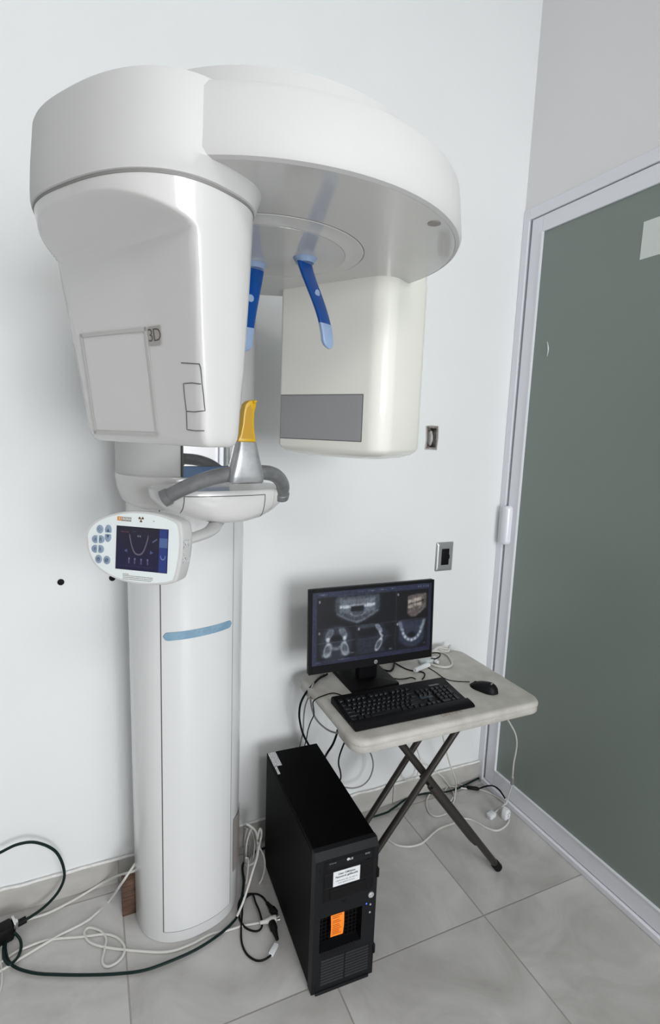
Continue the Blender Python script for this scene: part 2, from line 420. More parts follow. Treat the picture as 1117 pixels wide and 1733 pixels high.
mb.loft([[(-0.004 - dx, -0.0625 + y * s, 1.215 + 0.18 * 0.5 + z * s2) for y, z in rrect(-0.02, -0.09, 0.02, 0.09, 0.018)] for dx, s, s2 in ((-0.004, 1, 1), (0.012, 1, 1), (0.022, 0.8, 0.96), (0.026, 0.5, 0.9))])
mb.build('door_handle', M_ALU, D)
mb = MB(); p = at(1090, 375, 'x', 0.007)
mb.bb((0.0066, p.y - 0.21, 2.325), (0.0078, p.y, 2.448)); tag(mb.build('paper_sheet', M_PAPER), 'pale blank paper sheet stuck high on the frosted door glass', 'paper')

# knocked-out box in the wall
T = thing('wall_box', 'open hole in the wall with a rough empty electrical box inside, right of the scanner', 'electrical box', (-0.4085, 0.0, 1.641))
mb = MB(); x0, x1, z0, z1 = HB
mb.bb((x0 + 0.0005, 0.0, z0 + 0.0005), (x0 + 0.006, 0.045, z1 - 0.0005)); mb.bb((x1 - 0.006, 0.0, z0 + 0.0005), (x1 - 0.0005, 0.045, z1 - 0.0005))
mb.bb((x0 + 0.006, 0.0, z0 + 0.0005), (x1 - 0.006, 0.045, z0 + 0.008)); mb.bb((x0 + 0.006, 0.0, z1 - 0.008), (x1 - 0.006, 0.045, z1 - 0.0005))
mb.bb((x0 + 0.001, 0.045, z0 + 0.001), (x1 - 0.001, 0.05, z1 - 0.001))
mb.build('box_shell', M_HOLE, T)
mb = MB(); mb.loft([[(-0.399 + 0.012 * math.cos(t) * s, yy, 1.688 + 0.036 * math.sin(t) * s) for t in np.linspace(0, 2 * PI, 14)[:-1]] for yy, s in ((0.044, 1), (0.02, 0.9), (0.012, 0.5))])
mb.build('mortar_lump', M_GREYLINE, T)
mb = MB()
q = [(x0 - 0.002, z0), (x0 + 0.002, z0 + 0.04), (x0 - 0.003, z1), (x0 + 0.02, z1 + 0.002), (x1, z1 + 0.001), (x1 + 0.003, z0 + 0.05), (x1 - 0.001, z0 - 0.002), (x0 + 0.02, z0 + 0.001), (x0 - 0.002, z0)]
mb.tube([(a, -0.0015, b) for a, b in q], 0.0028, 6); mb.build('broken_edge', M_GREYLINE, T)

# two dowel holes
for k, (px, py, lab) in enumerate(((103, 985, 'black dowel hole in the wall, the one left of the control panel'), (190, 978, 'black dowel hole in the wall, half hidden under the control panel'))):
    c = at(px, py, 'y', 0.0); mb = MB()
    mb.lathe([(0.0105, 0), (0.0105, 0.003), (0.006, 0.0035), (0.0055, 0.001), (0, 0.001)], n=20, mtx=frame((c.x, 0, c.z), (1, 0, 0), (0, 0, 1)))
    tag(mb.build('wall_plug', M_DEEP, loc=(c.x, 0, c.z)), lab, 'wall plug', 'wall plugs')

# ================================================================== PANORAMIC X-RAY MACHINE
CC = Vector((-1.483, -0.19)); FD = Vector((0.173, -0.985)); RD = Vector((0.985, 0.173)); A0 = 0.015
def C(a, b, z): return Vector((CC.x + a * RD.x + b * FD.x, CC.y + a * RD.y + b * FD.y, z))
AX = Vector((-1.383, -0.760)); U = Vector((-0.848, -0.530)); V = Vector((0.530, -0.848))
def W(u, v, z): return Vector((AX.x + u * U.x + v * V.x, AX.y + u * U.y + v * V.y, z))
X = thing('dental_x_ray_machine', 'tall white panoramic dental x-ray machine standing against the wall', 'x-ray machine', (-1.465, -0.187, 0))

def col_ring(z, grow=0.0, k=72):
    hw = 0.176 + 0.007 * min(z, 1.5) / 1.2
    return [C(A0 + 0.003 + a, b, z) for a, b in sell(hw + grow, 0.152 + grow, 2.25, k)]
mb = MB(); mb.loft([col_ring(0.001, -0.002), col_ring(0.006), col_ring(0.6), col_ring(1.2), col_ring(1.62)])
column = mb.build('column', M_COLUMN, X)
# front cover: proud skin between two vertical joints
def ring_arc(z, a_from, a_to, grow, k=28):
    hw = 0.176 + 0.007 * min(z, 1.5) / 1.2 + grow; hd = 0.152 + grow; out = []
    for i in range(k):
        a = a_from + (a_to - a_from) * i / (k - 1)
        b = hd * max(0, 1 - abs((a - A0) / hw) ** 2.25) ** (1 / 2.25)
        out.append(C(a + 0.003, b, z))
    return out
def skin(a0, a1, z0, z1, g0, g1, nz=2, k=28, shift=None):
    mb = MB(); zs = np.linspace(z0, z1, nz)
    rings = []
    for z in zs: rings.append(ring_arc(z, a0, a1, g1, k) + list(reversed(ring_arc(z, a0, a1, g0, k))))
    mb.loft(rings); return mb
skin(-0.107, 0.120, 0.045, 1.46, -0.002, 0.0016).build('front_cover', M_COLUMN, X)
skin(-0.1095, 0.1225, 0.0425, 1.46, -0.004, 0.0007).build('cover_joint', M_SEAM, X)
# curved blue-grey strip with raised lettering
mb = MB(); rings = []
for i in range(41):
    a = -0.100 + 0.218 * i / 40; e = 1 - abs(2 * i / 40 - 1); hh = 0.0125 * min(1, math.sqrt(max(e * 14, 0.02)))
    hw = 0.183 + 0.004; hd = 0.152 + 0.004
    b = hd * max(0, 1 - abs((a - A0) / hw) ** 2.25) ** (1 / 2.25)
    zc = 1.074 + 0.004 * (2 * i / 40 - 1)
    rings.append([C(a, b, zc - hh), C(a, b, zc + hh), C(a, b - 0.005, zc + hh), C(a, b - 0.005, zc - hh)])
mb.loft(rings); strip = mb.build('accent_strip', M_STRIP, X)
mb = MB()
for i, ch in enumerate('SIRONA'):
    a = -0.03 + 0.0165 * i; hw, hd = 0.1875, 0.1565
    b = hd * (1 - abs((a - A0) / hw) ** 2.25) ** (1 / 2.25)
    mb.text(ch, 0.013, frame(C(a, b, 1.074 + 0.0003), (RD.x - 0.35 * a / 0.18 * 0, RD.y, 0), (0, 0, 1)), 0.0003)
mb.build('strip_lettering', M_BTNBLUE, strip)
# rating plate low on the right flank
mb = MB()
zs = (0.155, 0.36); rr = []
for z in zs:
    r1 = []
    for a in (0.134, 0.146, 0.158, 0.168, 0.178, 0.186, 0.190):
        hw = 0.176 + 0.007 * z / 1.2 + 0.003; b = 0.1555 * max(0, 1 - abs((a - A0) / hw) ** 2.25) ** (1 / 2.25)
        r1.append(C(a + 0.003, b, z))
    rr.append(r1)
mb.loft(rr, cap=False, closed=False); mb.build('rating_plate', M_GREYBADGE, X)

# upper sleeve that slides on the column
def sl_ring(z, hw, hd, db=0.0, n=2.6): return [C(A0 + 0.003 + a, b + db, z) for a, b in sell(hw, hd, n)]
mb = MB()
mb.loft([sl_ring(1.545, 0.205, 0.160), sl_ring(1.552, 0.209, 0.163), sl_ring(1.9, 0.211, 0.165), sl_ring(2.16, 0.211, 0.165), sl_ring(2.205, 0.205, 0.158), sl_ring(2.21, 0.18, 0.14)])
mb.build('sleeve', M_PLASTIC2, X)
# carriage below the sleeve, swelling forward into the chin rest shelf
mb = MB()
mb.loft([sl_ring(1.452, 0.150, 0.13, 0.0), sl_ring(1.456, 0.175, 0.152), sl_ring(1.475, 0.196, 0.168, 0.005), sl_ring(1.51, 0.207, 0.176, 0.006), sl_ring(1.545, 0.212, 0.178, 0.006), sl_ring(1.5535, 0.2115, 0.177, 0.006), sl_ring(1.556, 0.206, 0.17, 0.006)])
mb.build('carriage', M_PLASTIC, X)
mb = MB()
SB, SK, SN = 0.285, 0.62, 2.5
def shelf_ring(z, hw, hd):
    return [C(A0 + a, SB + b * SK, z) for a, b in sell(hw, hd, SN, 80)]
mb.loft([shelf_ring(1.452, 0.035, 0.13), shelf_ring(1.4535, 0.075, 0.152), shelf_ring(1.462, 0.112, 0.168), shelf_ring(1.478, 0.146, 0.180), shelf_ring(1.498, 0.173, 0.188), shelf_ring(1.515, 0.188, 0.191),
         shelf_ring(1.530, 0.191, 0.191), shelf_ring(1.5365, 0.190, 0.190), shelf_ring(1.540, 0.186, 0.186)])
shelf = mb.build('chin_rest_shelf', M_PLASTIC, X)
# drawer outline on the shelf front
def shelf_front(a, z, grow=0.0008):
    zz = [1.452, 1.4535, 1.462, 1.478, 1.498, 1.515, 1.530, 1.5365]; H = [0.035, 0.075, 0.112, 0.146, 0.173, 0.188, 0.191, 0.190]; Dd = [0.13, 0.152, 0.168, 0.180, 0.188, 0.191, 0.191, 0.190]
    hw = np.interp(z, zz, H); hd = np.interp(z, zz, Dd)
    return C(A0 + a, SB + SK * hd * max(0, 1 - abs(a / hw) ** SN) ** (1 / SN) + grow, z)
mb = MB()
for a in (-0.135, 0.080):
    mb.tube([shelf_front(a, z) for z in np.linspace(1.481 if a < 0 else 1.460, 1.527, 12)], 0.0010, 5)
mb.tube([shelf_front(a, 1.527) for a in np.linspace(-0.135, 0.080, 24)], 0.0010, 5)
mb.build('drawer_joint', M_SEAM, X)
for a in (-0.158, 0.112):
    mb = MB(); mb.tube([shelf_front(a, z) for z in np.linspace(1.497 if a < 0 else 1.468, 1.534, 10)], 0.0006, 5); mb.build('flank_joint', M_GREYLINE, X)
# mirror with blue foot on the sleeve front
MF = frame(C(0.017, 0.172, 1.53), (RD.x, RD.y, 0), (0, 0, 1))
mb = MB(); mb.bb((-0.072, 0.0, -0.010), (0.072, 0.175, 0.003), MF, bev=0.001, seg=1); mir = mb.build('mirror_frame', M_SEAM, X)
mb = MB(); mb.bb((-0.069, 0.058, 0.003), (0.069, 0.172, 0.0042), MF); mb.build('mirror', M_MIRROR, mir, flat=True)
mb = MB(); mb.bb((-0.069, 0.012, 0.003), (0.069, 0.056, 0.0042), MF); mb.build('blue_band', M_MIRRORBLUE, mir, flat=True)
# grab handles
def handle(pts):
    mb = MB(); mb.tube(pts, 0.0185, 20, 10, radii=[0.0175, 0.0185, 0.019, 0.019, 0.0185]); return mb
def collar(p, d):
    d = Vector(d).normalized(); s = d.cross(Vector((0, 0, 1))).normalized()
    mb = MB(); mb.lathe([(0.019, -0.006), (0.0215, -0.004), (0.0215, 0.009), (0.0195, 0.011), (0.018, 0.011)], n=28, mtx=frame(p, s, d.cross(s) * -1 if False else s.cross(d)))
    return mb
HL = [C(-0.165, 0.385, 1.528), C(-0.125, 0.405, 1.553), C(-0.075, 0.43, 1.576), C(-0.03, 0.455, 1.589), C(0.0, 0.465, 1.592)]
HR = [C(0.158, 0.375, 1.522), C(0.152, 0.392, 1.548), C(0.125, 0.415, 1.573), C(0.085, 0.44, 1.588), C(0.035, 0.46, 1.592), C(0.0, 0.465, 1.592)]
h1 = handle(HL).build('grab_handle', M_HANDLE, X); h2 = handle(HR).build('grab_handle', M_HANDLE, X)
for hb, pts in ((h1, HL), (h2, HR)):
    d = (pts[1] - pts[0]).normalized(); mb = MB()
    mb.tube([pts[0] - d * 0.012, pts[0] - d * 0.010, pts[0] + d * 0.006, pts[0] + d * 0.008], 0.0215, 22, radii=[0.018, 0.0212, 0.0215, 0.019]); mb.build('end_cap', M_HANDLE, hb)
# stalks from the handle ends down onto the shelf
# centre bracket and yellow bite block
mb = MB(); rings = []
for z, hw, hd in ((1.566, 0.0405, 0.018), (1.570, 0.0445, 0.021), (1.585, 0.0445, 0.0225), (1.61, 0.038, 0.022), (1.64, 0.030, 0.020), (1.664, 0.0245, 0.018), (1.668, 0.0235, 0.017)):
    rings.append([C(0.003 + a, 0.468 + b, z - 0.004 * (1 - (a / hw) ** 2) * (1.62 - z) / 0.06 * -1 if z < 1.6 else z) for a, b in sell(hw, hd, 5, 40)])
mb.loft(rings); br = mb.build('handle_bracket', M_BRACKET, X)
mb = MB(); prof = [(-0.0235, 1.668), (0.0215, 1.668), (0.0215, 1.674), (0.0185, 1.69), (0.0165, 1.715), (0.0175, 1.74), (0.0215, 1.754), (0.0215, 1.765), (0.015, 1.769), (0.003, 1.766), (-0.006, 1.757), (-0.010, 1.740), (-0.013, 1.71), (-0.018, 1.684), (-0.0235, 1.674)]
mb.prism(prof, -0.012, 0.012, frame(C(0.003, 0.468, 0), (RD.x, RD.y, 0), (0, 0, 1)), bev=0.002)
bite = mb.build('bite_block', M_YELLOW, X)
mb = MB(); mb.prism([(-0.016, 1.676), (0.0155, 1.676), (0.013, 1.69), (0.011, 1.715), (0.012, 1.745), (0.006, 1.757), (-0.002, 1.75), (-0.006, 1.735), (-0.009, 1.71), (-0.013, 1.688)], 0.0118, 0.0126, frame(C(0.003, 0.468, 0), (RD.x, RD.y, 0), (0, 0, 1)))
mb.build('painted_recess', mat('yellow_recess_shade', (0.46, 0.25, 0.003), 0.45), bite)  # thin plate in darker yellow, the shade of a recess painted on
mb = MB(); mb.tube([C(0.016, 0.4805, 1.763), C(0.0245, 0.4805, 1.766)], 0.0035, 10); mb.build('bite_tip', M_YELLOW, bite)

# rotor disc, glossy underside
ZU, ZT, R0 = 2.08, 2.19, 0.404
mb = MB()
mb.lathe([(0.0, ZU + 0.0), (R0 - 0.012, ZU), (R0 - 0.012, ZU + 0.02), (0.0, ZU + 0.02)], (AX.x, AX.y, 0), 128)
rot = mb.build('rotor_underside', M_PLASTIC, X)
mb = MB()
mb.lathe([(R0 - 0.013, ZU + 0.019), (R0 - 0.0115, ZU), (R0 - 0.004, ZU + 0.003), (R0, ZU + 0.012), (R0 - 0.004, ZU + 0.05), (R0 - 0.010, ZT - 0.014), (R0 - 0.016, ZT - 0.004), (R0 - 0.026, ZT), (0.0, ZT)], (AX.x, AX.y, 0), 128)
mb.build('rotor_disc', M_PLASTIC2, X)
mb = MB(); mb.lathe([(0.0, ZU - 0.0004), (0.2058, ZU - 0.0004), (0.2070, ZU + 0.001)], (AX.x, AX.y, 0), 96); mb.build('ring_joint', M_JOINT, rot)
mb = MB(); mb.lathe([(0.0, ZU - 0.006), (0.164, ZU - 0.006), (0.170, ZU - 0.005), (0.180, ZU - 0.002), (0.203, ZU - 0.0015), (0.2055, ZU + 0.001)], (AX.x, AX.y, 0), 96); mb.build('centre_ring', M_PLASTIC, rot)
mb = MB(); mb.lathe([(0.0, ZU - 0.0062), (0.1650, ZU - 0.0062), (0.1653, ZU - 0.005)], (AX.x, AX.y, 0), 96); mb.build('inner_joint', M_JOINT, rot)
mb = MB(); mb.lathe([(0.0, ZU - 0.0066), (0.1642, ZU - 0.0066), (0.1645, ZU - 0.005)], (AX.x, AX.y, 0), 96); mb.build('centre_plate', M_PLASTIC, rot)
c = at(735, 378, 'z', ZU)
mb = MB(); mb.lathe([(0.012, ZU + 0.002), (0.012, ZU - 0.0012), (0.009, ZU - 0.0008), (0.0, ZU - 0.0006)], (c.x, c.y, 0), 24); mb.build('laser_aperture', M_GREYBADGE, rot)
mb = MB(); mb.lathe([(0.312, ZT - 0.005), (0.312, 2.235), (0.306, 2.255), (0.290, 2.262), (0.0, 2.264)], (AX.x, AX.y, 0), 96)
mb.build('top_cap', M_PLASTIC2, X)
mb = MB()   # arm from the sleeve to the cap
dirx = Vector((AX.x - CC.x, AX.y - CC.y, 0)); Ld = dirx.length
mb.bb((-0.02, -0.17, 2.205), (Ld, 0.17, 2.25), frame((CC.x, CC.y, 0), dirx, (-dirx.y, dirx.x, 0)), bev=0.012)
mb.build('support_arm', M_PLASTIC2, X)

# x-ray tube head: oval band merged with the rotor, tapering hood below it
def oval(cu, cv, au, av, n, z, k=96, clip=None, sm=330.0):
    out = []
    for i in range(k):
        t = 2 * PI * i / k; c, s = math.cos(t), math.sin(t)
        v_ = av if not isinstance(av, tuple) else (av[0] if s < 0 else av[1])
        r = (abs(c / au) ** n + abs(s / v_) ** n) ** (-1 / n)
        if clip is not None and c > 0.02:
            r2 = max((clip - cu), 0.01) / c
            q = min(r, r2); r = q - math.log(math.exp(-sm * (r - q)) + math.exp(-sm * (r2 - q))) / sm
        out.append(W(cu + r * c, cv + r * s, z))
    return out
mb = MB()
mb.loft([oval(.300, -.030, .139, (.193, .202), 2.5, 2.055), oval(.300, -.030, .145, (.199, .208), 2.5, 2.058), oval(.300, -.030, .1465, (.200, .2120), 2.5, 2.066), oval(.300, -.030, .1465, (.200, .2240), 2.5, 2.082), oval(.298, -.030, .146, (.2005, .2220), 2.5, 2.12), oval(.294, -.030, .142, (.202, .2160), 2.5, 2.185), oval(.294, -.030, .140, (.200, .2140), 2.5, 2.190), oval(.294, -.030, .135, (.195, .2090), 2.5, 2.1915)])
band = mb.build('tube_head_band', M_PLASTIC2, X)
mb = MB(); mb.loft([oval(.300, -.030, .1425, (.1955, .2045), 2.55, 2.0525), oval(.300, -.030, .1425, (.1955, .2045), 2.55, 2.0565)]); mb.build('band_joint', M_JOINT, band)
zl = [2.0535, 2.051, 2.047, 2.044] + [2.042 - 0.0022 * i for i in range(30)] + [1.971, 1.965, 1.955, 1.94, 1.9, 1.85, 1.80, 1.75, 1.71, 1.69, 1.68, 1.6725, 1.668, 1.666]
def uf(z):
    xs = [1.60, 1.67, 1.985, 1.992, 1.998, 2.004, 2.034, 2.040, 2.046, 2.06]; ys = [.295, .305, .3495, .352, .358, .368, .430, .447, .470, .52]
    return float(np.interp(z, xs, ys))
rings = []
for z in zl:
    s = (2.0535 - z) / (2.0535 - 1.67)
    e = min(max(s, 0), 1)
    cu = .300 - .036 * e; au = .1415 - .080 * e; av = .2035 - .034 * e ** 0.9; n = 2.55 + 1.5 * e
    shrink = 0.0
    if z < 1.69: shrink = 0.011 * (1 - math.sqrt(max(0, 1 - ((1.69 - z) / 0.0245) ** 2)))
    rings.append(oval(cu, -.030 - .004 * e, au - shrink, (av - shrink - .009 * (1 - e), av - shrink), n, z, 240, uf(z) - shrink))
mb = MB(); mb.loft(rings); hood = mb.build('tube_head', M_PLASTIC, X, angle=60)
def face_pt(px, py, lift=0.0008):
    """point on the sloping front face of the tube head"""
    d = ray(px, py); u3 = Vector((U.x, U.y, 0)); n = (u3 - Vector((0, 0, 1)) * (.044 / .305)).normalized()
    p0 = W(.305, 0, 1.67) + n * lift
    return CAM + d * ((p0 - CAM).dot(n) / d.dot(n))
def ribbon(mb, a, b, wd, n):
    d = (b - a).normalized(); s = d.cross(n).normalized() * (wd / 2); e = d * (wd / 2)
    mb.loft([[a - s - e, a + s - e, b + s + e, b - s + e], [a - s - e + n * .0006, a + s - e + n * .0006, b + s + e + n * .0006, b - s + e + n * .0006]])
NF = (Vector((U.x, U.y, 0)) - Vector((0, 0, 1)) * (.044 / .305)).normalized()
mb = MB(); q = [face_pt(*p) for p in ((137, 568), (246, 557), (266, 735), (161, 731))]
for a, b in zip(q, q[1:] + q[:1]): ribbon(mb, a, b, 0.0065, NF)
mb.build('cover_outline', mat('pale_grey_print', (0.50, 0.49, 0.48), 0.4), hood, flat=True)
mb = MB(); q = [face_pt(*p) for p in ((251, 553), (271, 550), (273, 583), (254, 585))]
mb.loft([q, [p + NF * .0006 for p in q]]); bd = mb.build('badge', mat('badge_silver', (0.36, 0.345, 0.33), 0.4), hood, flat=True)
mb = MB(); cB = sum(q, Vector()) / 4 + NF * .0008; xr = (q[1] - q[0] + q[2] - q[3]).normalized()
mb.text('3D', 0.030, frame(cB, xr, NF.cross(xr)), 0.0003, space=0.85, bold=-0.0003); mb.build('badge_lettering', mat('badge_dark', (0.09, 0.075, 0.065), 0.5), bd)
# latch joints at the corner of the hood: polylines laid on the skin
def on_hood(px, py):
    d = ray(px, py).normalized()
    dg = HOODTREE.ray_cast(CAM, d)
    return (dg[0] + dg[1] * 0.0004) if dg[0] else None
from mathutils.bvhtree import BVHTree
tb = bmesh.new(); tb.from_mesh(hood.data); tb.transform(Matrix.Translation(WL[hood.name])); HOODTREE = BVHTree.FromBMesh(tb); tb.free()
mb = MB()
for poly in ([(307, 614), (322, 615), (338, 616), (340, 622), (342, 648), (345, 672), (347, 695), (330, 697), (316, 696)], [(340, 650), (325, 648), (311, 649), (313, 672), (316, 696), (317, 727), (330, 729), (346, 729)]):
    pts = []
    for (a, b), (c_, d_) in zip(poly, poly[1:]):
        for k in range(5): pts.append((a + (c_ - a) * k / 5, b + (d_ - b) * k / 5))
    pts.append(poly[-1]); P3 = [x for x in (on_hood(*p) for p in pts) if x is not None]
    if len(P3) > 2: mb.tube(P3, 0.0008, 5)
mb.build('latch_joint', M_SEAM, hood)

# sensor head on the other side of the rotor
def sring(u0, u1, v0, v1, r, z):
    return [W(u, v, z) for u, v in rrect(u0, v0, u1, v1, r, 10)]
def sring2(z, i=0.0):
    # inner face crisp on the left, large radius towards the right
    u0, u1, v0, v1 = -.530 + i, -.265 - i, -.182 + i, .158 - i
    out = []
    for cu_, cv_, r, a in ((u1, v1, .052, 0), (u0, v1, .07, 90), (u0, v0, .07, 180), (u1, v0, .012, 270)):
        su = 1 if a in (0, 270) else -1; sv = 1 if a in (0, 90) else -1
        for k in range(13):
            t = math.radians(a + 90 * k / 12); out.append(W(cu_ - su * r + r * math.cos(t), cv_ - sv * r + r * math.sin(t), z))
    return out
mb = MB()
mb.loft([sring2(1.6285, .085), sring2(1.630, .062), sring2(1.6345, .036), sring2(1.642, .016), sring2(1.651, .005), sring2(1.660), sring2(1.80), sring2(ZU + 0.02), sring2(2.15, .004), sring2(2.165, .02)])
sens = mb.build('sensor_head', M_CREAM, X, angle=50)
SF = frame(W(-.265, -.0385, 1.737), (V.x, V.y, 0), (0, 0, 1))
mb = MB(); mb.bb((-0.1345, -0.0605, -0.001), (0.1345, 0.0605, 0.0012), SF); sf = mb.build('window_border', M_SEAM, sens, flat=True)
mb = MB(); mb.bb((-0.1325, -0.0585, 0.0), (0.1325, 0.0585, 0.0022), SF); mb.build('sensor_window', M_SCREENGREY, sens, flat=True)

# two blue temple supports hanging from the centre ring
def temple(top, outd, nrm, wtop, wbot, zlen, bow):
    root = Vector((top[0], top[1], ZU - 0.005)); out = Vector((outd[0], outd[1], 0)).normalized(); nn = Vector((nrm[0], nrm[1], 0)).normalized(); side = Vector((0, 0, 1)).cross(nn).normalized()
    prof = []
    K = 18
    for i in range(K + 1):
        t = i / K; c = root + out * (bow * math.sin(t * PI / 2) ** 1.0) * (t ** 0.25 if t > 0 else 0) + Vector((0, 0, -0.012 - zlen * t))
        prof.append((c, wtop + (wbot - wtop) * t))
    def ring(c, wd, th): return [c + side * (a * wd / 2) + nn * (b * th / 2) for a, b in sell(1, 1, 4, 20)]
    body = MB(); body.loft([ring(c, wd, 0.011) for c, wd in prof[:15]])
    b = body.build('temple_support', M_BLUE, X)
    pad = MB(); rr = [ring(c, wd + 0.001, 0.012) for c, wd in prof[14:]]
    e, ew = prof[-1]
    for k in range(1, 6):
        t = k / 5 * PI / 2; rr.append(ring(e + Vector((0, 0, -ew * 0.45 * math.sin(t))) + out * 0.001 * k, max(ew * math.cos(t), 0.002), 0.012 * max(math.cos(t), 0.35)))
    pad.loft(rr); pad.build('pad', M_BLUEPAD, b)
    col_ = MB(); col_.lathe([(wtop * 0.52, 0.0), (wtop * 0.55, -0.003), (wtop * 0.48, -0.008), (wtop * 0.42, -0.013)], root + Vector((0, 0, 0.001)), 28); col_.build('collar', M_BLUEPAD, b)
    k0, kw = prof[7]; tang = (prof[8][0] - prof[6][0]).normalized()
    for sg in (1, -1):
        dot = MB(); dot.lathe([(0.0085, 0), (0.0085, 0.0012), (0.006, 0.002), (0.0, 0.002)], n=20, mtx=frame(k0 + nn * (0.0053 * sg), side * sg, Vector((0, 0, 1)))); dot.build('round_cap', M_BLUEPAD, b)
    return b
temple((-1.392, -0.672), (-0.75, 0.66), (0.30, -0.954), 0.056, 0.042, 0.165, 0.020)
temple((-1.305, -0.775), (0.82, -0.57), (0.5, -0.866), 0.048, 0.036, 0.165, 0.056)

# control panel on its arm
PC = Vector((-1.655, -0.790, 1.443)); yaw, tilt = -0.64, 0.09
pr = Vector((math.cos(yaw), math.sin(yaw), 0)); pn = Vector((-math.sin(yaw), math.cos(yaw), 0)); pu = (Vector((0, 0, 1)) * math.cos(tilt) + pn * math.sin(tilt)).normalized()
pf = pr.cross(pu)                       # out of the face, towards the viewer
PF = frame(PC, pr, pu)
def on_panel(px, py, lift=0.0):
    d = ray(px, py); p0 = PC + pf * lift; p = CAM + d * ((p0 - CAM).dot(pf) / d.dot(pf)); q = p - PC
    return q.dot(pr), q.dot(pu)
cp = lambda x, y: (140 + x / 5.585, 860 + y / 5.585)
outl = [cp(*p) for p in ((28, 300), (24, 240), (60, 170), (130, 110), (250, 60), (400, 30), (540, 28), (680, 45), (800, 78), (905, 130), (930, 200), (938, 300), (932, 420), (915, 540), (880, 680), (850, 708), (760, 724), (620, 728), (480, 715), (340, 680), (220, 625), (110, 540), (55, 440), (33, 370))]
op = [Vector((*on_panel(*p), 0)) for p in outl]
op = crom(op + [op[0]], 3)[:-1]
cen = sum(op, Vector()) / len(op)
def pring(s, z): return [PF @ Vector((cen.x + (p.x - cen.x) * s, cen.y + (p.y - cen.y) * s, z)) for p in op]
mb = MB(); mb.loft([pring(0.86, -0.060), pring(0.93, -0.058), pring(0.965, -0.052), pring(0.985, -0.040), pring(1.0, -0.010), pring(1.0, -0.003), pring(0.985, 0.0)])
pan = mb.build('control_panel', M_PLASTIC2, X, angle=50)
mb = MB(); mb.loft([pring(0.94, 0.0003), pring(0.94, 0.0009)]); mb.build('panel_overlay', M_PANEL, pan)

def blur(a, r):
    k = np.exp(-0.5 * (np.arange(-3 * r, 3 * r + 1) / max(r, 0.5)) ** 2); k /= k.sum()
    for ax in (0, 1): a = np.apply_along_axis(lambda m_: np.convolve(np.pad(m_, 3 * r, mode='edge'), k, 'valid'), ax, a)
    return a
def grid(nx, ny): return np.meshgrid(np.linspace(0, 1, nx), np.linspace(0, 1, ny))
def fnoise(nx, ny, r): 
    n = blur(rng.standard_normal((ny, nx)), r); return n / (n.std() + 1e-9)
def lcd():
    nx, ny = 150, 116; x, y = grid(nx, ny)
    I = np.zeros((ny, nx, 3)); I[:] = (0.155, 0.150, 0.235)
    I += ((y - 0.5)[..., None] * np.array((-0.03, -0.03, 0.05)))
    side = x > 0.845; I[side] = (0.19, 0.25, 0.50); I[side & (y > 0.2) & (y < 0.42)] = (0.33, 0.42, 0.62)
    def put(mk, c, a=1.0): I[mk] = I[mk] * (1 - a) + np.array(c) * a
    arch = np.abs((y - 0.16) - 0.47 * (1 - ((x - 0.44) / 0.185) ** 2) ** 1.0 * 1.0) 
    yy = 0.63 - 1.0 * 0.45 * (np.abs(x - 0.44) / 0.185) ** 2.6
    put((np.abs(y - yy) < 0.018 + 0.05 * (np.abs(x - 0.44) / 0.185) ** 2) & (np.abs(x - 0.44) < 0.19) & (y > 0.16), (0.50, 0.46, 0.50), 0.75)
    for cx in (0.425, 0.465): put((np.abs(x - cx) < 0.012) & (np.abs(y - 0.2) < 0.02), (0.55, 0.55, 0.65), 0.7)
    for cx, sg in ((0.19, -1), (0.70, 1)): put((np.abs(x - cx) < 0.03) & (np.abs(y - 0.56) < 0.045 - 0.045 * (sg * (x - cx) / 0.03 + 1) / 2), (0.36, 0.40, 0.60), 0.8)
    for k, cx in enumerate((0.26, 0.375, 0.50, 0.625)):
        put((np.abs(x - cx) < 0.014) & (np.abs(y - 0.80) < 0.055), (0.42, 0.40, 0.55), 0.7); put(((x - cx) ** 2 + ((y - 0.74) * 0.8) ** 2) < 0.0003, (0.5, 0.48, 0.6), 0.8)
    put((np.abs(y - 0.12) < 0.013) & (np.abs(x - 0.16) < 0.08) & (np.sin(x * 220) > -0.3), (0.50, 0.33, 0.36), 0.7)
    put((np.abs(y - 0.10) < 0.011) & (np.abs(x - 0.34) < 0.04) & (np.sin(x * 240) > -0.2), (0.42, 0.42, 0.55), 0.6)
    put((np.abs(y - 0.92) < 0.009) & (np.abs(x - 0.42) < 0.33) & (np.sin(x * 260) > 0.1), (0.36, 0.34, 0.50), 0.5)
    put((np.abs(y - 0.70) < 0.004) & (x < 0.84), (0.28, 0.28, 0.46), 0.8); put((np.abs((y - 0.28) + (x - 0.75) * 0.9) < 0.02) & (np.abs(x - 0.75) < 0.045), (0.46, 0.46, 0.62), 0.7)
    put(((((x - 0.92) / 0.045) ** 2 + ((y - 0.62) / 0.08) ** 2 - 1).__abs__() < 0.3) & (y > 0.6), (0.55, 0.62, 0.75), 0.7)
    return I
sq = [on_panel(*p) for p in ((199.5, 889), (286, 898), (281.5, 971), (196, 960))]
sx0, sx1 = (sq[0][0] + sq[3][0]) / 2, (sq[1][0] + sq[2][0]) / 2; sy1, sy0 = (sq[0][1] + sq[1][1]) / 2, (sq[2][1] + sq[3][1]) / 2
scx, scy = (sx0 + sx1) / 2, (sy0 + sy1) / 2
mb = MB(); mb.bb((sx0 - .001, sy0 - .001, 0.0005), (sx1 + .001, sy1 + .001, 0.0014), PF); mb.build('display_rim', M_DEEP, pan, flat=True)
screen_mesh('display', PF @ Matrix.Translation((scx, scy, 0.0018)), sx1 - sx0, sy1 - sy0, lcd(), pan, 0.75)
